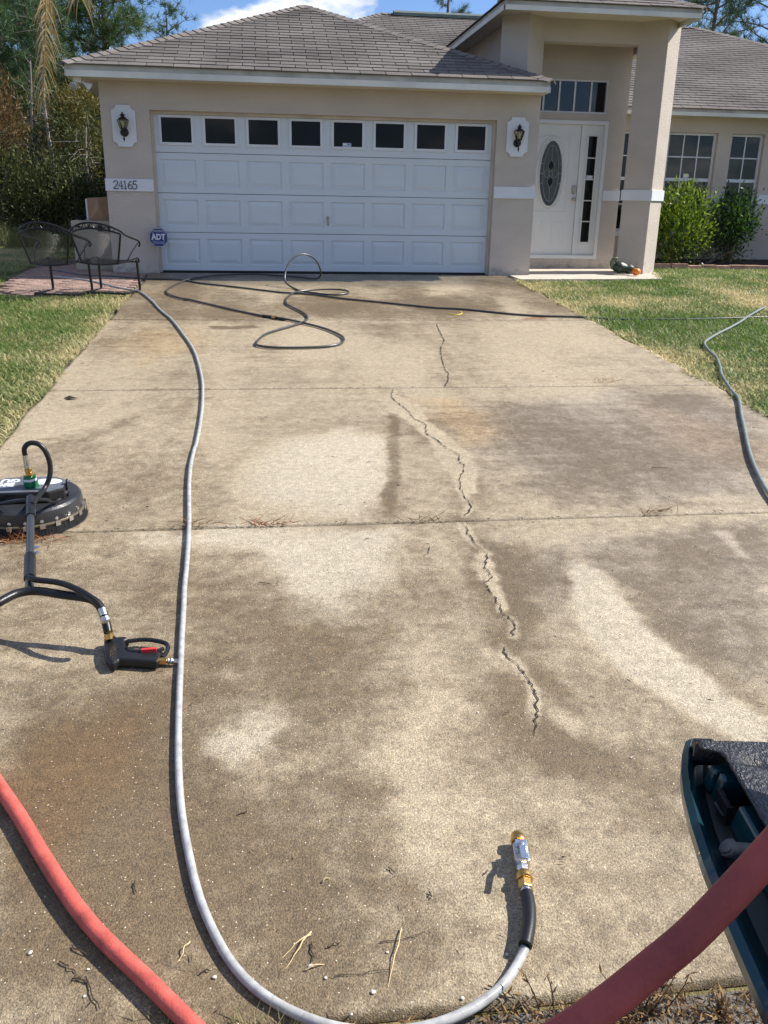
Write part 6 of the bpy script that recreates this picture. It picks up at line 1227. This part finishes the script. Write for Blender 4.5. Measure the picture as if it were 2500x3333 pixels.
grass('lawn_grass', [(-2.56, -9.0), (-2.56, -1.95), (-3.2, -2.02), (-3.67, -2.28), (-4.36, -2.0), (-4.5, 1.6), (-4.3, 6.6), (-8.0, 6.6), (-8.0, 0), (-4.6, -5), (-2.9, -9.0)], 85000, 22, dry_l, keep=lambda x, y: x > -2.75-np.maximum(0, y+8.6)*0.30)
r_ = np.random.default_rng(23); n = 9000; x = r_.uniform(-7.6, -4.4, n); y = 6.3+r_.uniform(0, 1.2, n)+(fbm(x, x, 1.2)-.5)*1.0; L = r_.uniform(.15, .75, n)*(0.4+fbm(x, y, 1.5)); a = r_.uniform(0, 6.28, n)
V, F = needle_tris(np.column_stack([x, y, np.zeros(n)-.02]), unit(np.column_stack([np.cos(a)*.35, np.sin(a)*.35, np.ones(n)])), L, np.full(n, .009), r_); np_mesh('tall_grass', V, F, GRASSM, None, np.repeat(np.clip(r_.normal(.4, .3, n), 0, 1), 3), kind='stuff')

# ------------------------------------------------------------------ litter on the concrete
def ztop(y): return SL*y+0.0005
def pts_z(P, i): return (P[i][0], P[i][1], ztop(P[i][1])+0.003)
TW_LAB = ['short thick twig left of the red hose, uppermost of three', 'short straight twig left of the red hose, second from the top', 'short twig just left of the forked twig', 'long forked twig left of the bright red hose', 'short dark twig between the red and grey hoses, close to the grey one', 'tiny slanted twig just right of the grey hose', 'thin twig between the two hoses, beside the red one', 'short level twig between the pale straws and the curved stalk', 'long thin dark strip for a shadow of the curved pale stalk, crossing it', 'long thin dark strip for a shadow of the curved stalk, ending at its lower part', 'short slanted twig high above the curved pale stalk', 'longer of the two dark specks left of the ball valve', 'upright dark twig at the right end of the pale straws', 'dark twig passing under the grey hose bend at bottom right', 'tiny crossed twig near the top of the nearest slab', 'broken twig on the grey-stained slab at right', 'tiny twig right of the spray gun across the grey hose']
PEB_LAB = ['white pebble touching the pale straws', 'white pebble just below the pale straws', 'white pebble low inside the grey hose bend', 'pebble between the two long thin shadow strips', 'pebble below the curved pale stalk', 'white pebble left of the black hose guard', 'pebble near the grey hose below the valve', 'white pebble between the red and grey hoses', 'white pebble at far left beside the red hose', 'pebble left of the forked twig', 'pebble in the bottom left corner', 'white flat pebble beside the lower end of the crack', 'white pebble left of the tailgate corner']
ST_LAB = ['short bent straw between the red and grey hoses', 'longest pale straw in the cluster inside the hose bend', 'upper left straw of the cluster inside the hose bend', 'lowest straw of the cluster, pointing right', 'curved pale stalk crossing two dark shadow strips', 'long pale stalk on the concrete beside the surface cleaner', 'tiny straw above the straw cluster']
for i, (a, b_) in enumerate(TWIGS):
    r_ = random.Random(i); k = 6; pts = [(a[0]+(b_[0]-a[0])*j/k+r_.uniform(-.004, .004), a[1]+(b_[1]-a[1])*j/k+r_.uniform(-.004, .004)) for j in range(k+1)]
    b = MB(); b.tube([(x, y, ztop(y)+0.003+r_.uniform(0, .003)) for x, y in pts], list(np.linspace(0.0021, 0.0012, k+1)*(0.6 if i in (8, 9) else 1)), 5)  # the thinner ones are dark strips standing for shadows of the stalk
    if i == 3: x, y = pts[1]; b.tube([pts_z(pts, 1), (x-0.028, y+0.012, ztop(y)+.006)], 0.0016, 5)
    o = b.build('twig', TWIG); o['label'] = TW_LAB[i]; o['category'] = 'twig'; o['group'] = 'twigs scattered on the driveway'
for i, (a, b_) in enumerate(STRAWS):
    r_ = random.Random(40+i); k = 6; pts = [(a[0]+(b_[0]-a[0])*j/k+r_.uniform(-.003, .003), a[1]+(b_[1]-a[1])*j/k) for j in range(k+1)]
    b = MB(); b.tube([(x, y, ztop(y)+0.004+0.006*math.sin(j*0.7)) for j, (x, y) in enumerate(pts)], list(np.linspace(0.0024, 0.0012, k+1)), 4)
    o = b.build('straw', STRAW); o['label'] = ST_LAB[i]; o['category'] = 'straw'; o['group'] = 'dry straws on the driveway'
for i, (x, y) in enumerate(PEBS):
    r_ = random.Random(70+i); b = MB(); b.lathe([(0.0, -0.001), (0.006, 0.001), (0.0085, 0.004), (0.006, 0.007), (0, 0.0085)], (0, 0, 0), 7); s_ = r_.uniform(.35, .7); b.v = [(x+q[0]*s_*r_.uniform(.8, 1.3), y+q[1]*s_*r_.uniform(.8, 1.2), ztop(y)+q[2]*s_) for q in b.v]
    o = b.build('pebble', PEBBLE); o['label'] = PEB_LAB[i]; o['category'] = 'pebble'; o['group'] = 'white pebbles on the driveway'
x, y = -2.356, -6.936; b = MB(); b.add([(x-.05, y+.03, ztop(y)+.004), (x-.01, y+.03, ztop(y)+.02), (x+.06, y-.02, ztop(y)+.008), (x+.01, y-.03, ztop(y)+.015), (x-.03, y-.015, ztop(y)+.004), (x, y, ztop(y)+.004)], [(0, 1, 5), (1, 2, 5), (2, 3, 5), (3, 4, 5), (4, 0, 5)])
o = b.build('fallen_leaf', TWIG); o['label'] = 'curled dark brown leaf near the left edge of the driveway'; o['category'] = 'leaf'
o = MB().tube(smooth_path([(1.14, -3.36, ztop(-3.36)+.004), (1.22, -3.45, ztop(-3.45)+.004), (1.30, -3.38, ztop(-3.38)+.004), (1.32, -3.22, ztop(-3.22)+.004)], .02), 0.0055, 6).build('cord_scrap', YELLOW); o['label'] = 'curved scrap of yellow cord beside the backlit hose'; o['category'] = 'cord'
CL_LAB = ['reddish pine straw clump in the lowest joint, right of the grey hose', 'pale dry grass tuft in the joint at far right', 'brown weed clump in the lowest joint at far right', 'small brown weed in the lowest joint by the crack', 'weeds in the lowest joint touching the grey hose', 'pine straw pile under the front of the surface cleaner', None, 'green weeds in the upper joint at the left lawn edge']
for i, (x, y) in enumerate(CLUMPS):
    if CL_LAB[i] is None: continue
    r_ = np.random.default_rng(110+i); n = {0: 60, 1: 55, 5: 120}.get(i, 34); sp = {0: .16, 5: .22, 7: .3}.get(i, .11)
    if i == 5: x, y = -2.09, -9.47
    P = np.column_stack([x+r_.normal(0, sp*.5, n), y+r_.normal(0, .016, n), np.zeros(n)]); P[:, 2] = SL*P[:, 1]+r_.uniform(.002, .02, n); a = r_.uniform(0, 6.28, n)
    D = unit(np.column_stack([np.cos(a), np.sin(a)*.5, r_.uniform(0.0, .7, n)])); V, F = needle_tris(P, D, r_.uniform(.03, .11, n), np.full(n, .004), r_)
    o = np_mesh('weed_clump', V, F, {0: RUSTNEEDLE, 1: STRAW, 5: RUSTNEEDLE, 7: GRASSM}.get(i, WEED), None, np.repeat(r_.uniform(0, .9, n), 3)); o['label'] = CL_LAB[i]; o['category'] = 'weeds'; o['group'] = 'weeds and straw in the driveway joints'
r_ = np.random.default_rng(130); n = 900; x = r_.uniform(DX0, DX1, n); y = -12.0+11.6*r_.uniform(0, 1, n)**1.6; jn = r_.random(n) < .45; y[jn] = np.array(JY)[r_.integers(1, 4, jn.sum())]+r_.normal(0, .012, jn.sum()); eg = r_.random(n) < .25; x[eg & ~jn] = np.where(r_.random((eg & ~jn).sum()) < .5, DX0+np.abs(r_.normal(0, .12, (eg & ~jn).sum())), DX1-np.abs(r_.normal(0, .12, (eg & ~jn).sum())))
a = r_.uniform(0, 6.28, n); V, F = leaf_quads(np.column_stack([x, y, SL*y+.006]), unit(np.column_stack([np.cos(a), np.sin(a), r_.uniform(-.02, .12, n)])), r_.uniform(.008, .035, n), r_.uniform(.002, .006, n), r_); np_mesh('leaf_litter', V, F, TWIG, None, kind='stuff')
# dry weeds along the street end of the driveway
r_ = np.random.default_rng(140)
def weed(x, y, h, n, lab, mat=WEED):
    t = thing('dry_weed', (x, y, gz(y)-.02), lab, 'weed', 'weeds along the street end of the driveway'); b = MB(); P = []; D = []
    for k in range(n):
        q = np.array([x+r_.normal(0, .02), y+r_.normal(0, .012), gz(y)-.03]); d = unit(np.array([r_.normal(0, .5), r_.normal(0, .3)+.12, 1.0])); pts = [q]
        for j in range(4): d = unit(d+r_.normal(0, .2, 3)); pts.append(pts[-1]+d*h/4*r_.uniform(.7, 1.2)); P += [pts[-1]]*5; D += [unit(r_.normal(0, 1, 3)+d) for _ in range(5)]
        b.tube([tuple(p_) for p_ in pts], list(np.linspace(.0024, .0010, 5)), 4, caps=False)
    b.build('stalks', TWIG, t); P = np.array(P); D = np.array(D); m_ = len(P); V, F = leaf_quads(P, D, r_.uniform(.008, .024, m_), r_.uniform(.003, .007, m_), r_); np_mesh('leaves', V, F, mat, t, np.repeat(r_.uniform(0, 1, m_), 4))
for x, y, h, n, lb in [(-.36, -12.09, .10, 5, 'small dry weed right of the grey hose bend'), (-.30, -12.10, .075, 4, 'dry weed just left of the red hose at bottom right'), (-.13, -12.10, .13, 8, 'tallest dry branching weed below the shaded red hose'), (-.18, -12.11, .08, 7, 'reddish dry weed touching the shaded red hose'), (.02, -12.13, .06, 7, 'low dry weed near the tailgate')]: weed(x, y, h, n, lb)
for x, y, lb in [(-1.20, -12.02, 'green grass tuft left of the bright red hose'), (-1.02, -12.05, 'pale grass tuft right of the bright red hose'), (-.95, -12.07, 'low grass tuft under the grey hose bend')]:
    n = 46; a = r_.uniform(0, 6.28, n); V, F = needle_tris(np.column_stack([x+r_.normal(0, .025, n), y+r_.normal(0, .012, n), np.full(n, gz(y)-.025)]), unit(np.column_stack([np.cos(a)*.6, np.sin(a)*.6+.15, np.ones(n)])), r_.uniform(.03, .085, n), np.full(n, .005), r_)
    o = np_mesh('grass_tuft', V, F, GRASSM, None, np.repeat(r_.uniform(0, .9, n), 3)); o['label'] = lb; o['category'] = 'grass tuft'; o['group'] = 'grass tufts at the street end of the driveway'
n = 5000; x = r_.uniform(-1.7, .6, n); y = -12.06-np.abs(r_.normal(0, .12, n)); a = r_.uniform(0, 6.28, n); V, F = leaf_quads(np.column_stack([x, y, SL*y-.018+r_.uniform(0, .012, n)]), unit(np.column_stack([np.cos(a), np.sin(a), r_.uniform(-.1, .5, n)])), r_.uniform(.008, .04, n), r_.uniform(.002, .006, n), r_); np_mesh('street_litter', V, F, WEED, None, np.repeat(r_.uniform(0, 1, n), 4), kind='stuff')
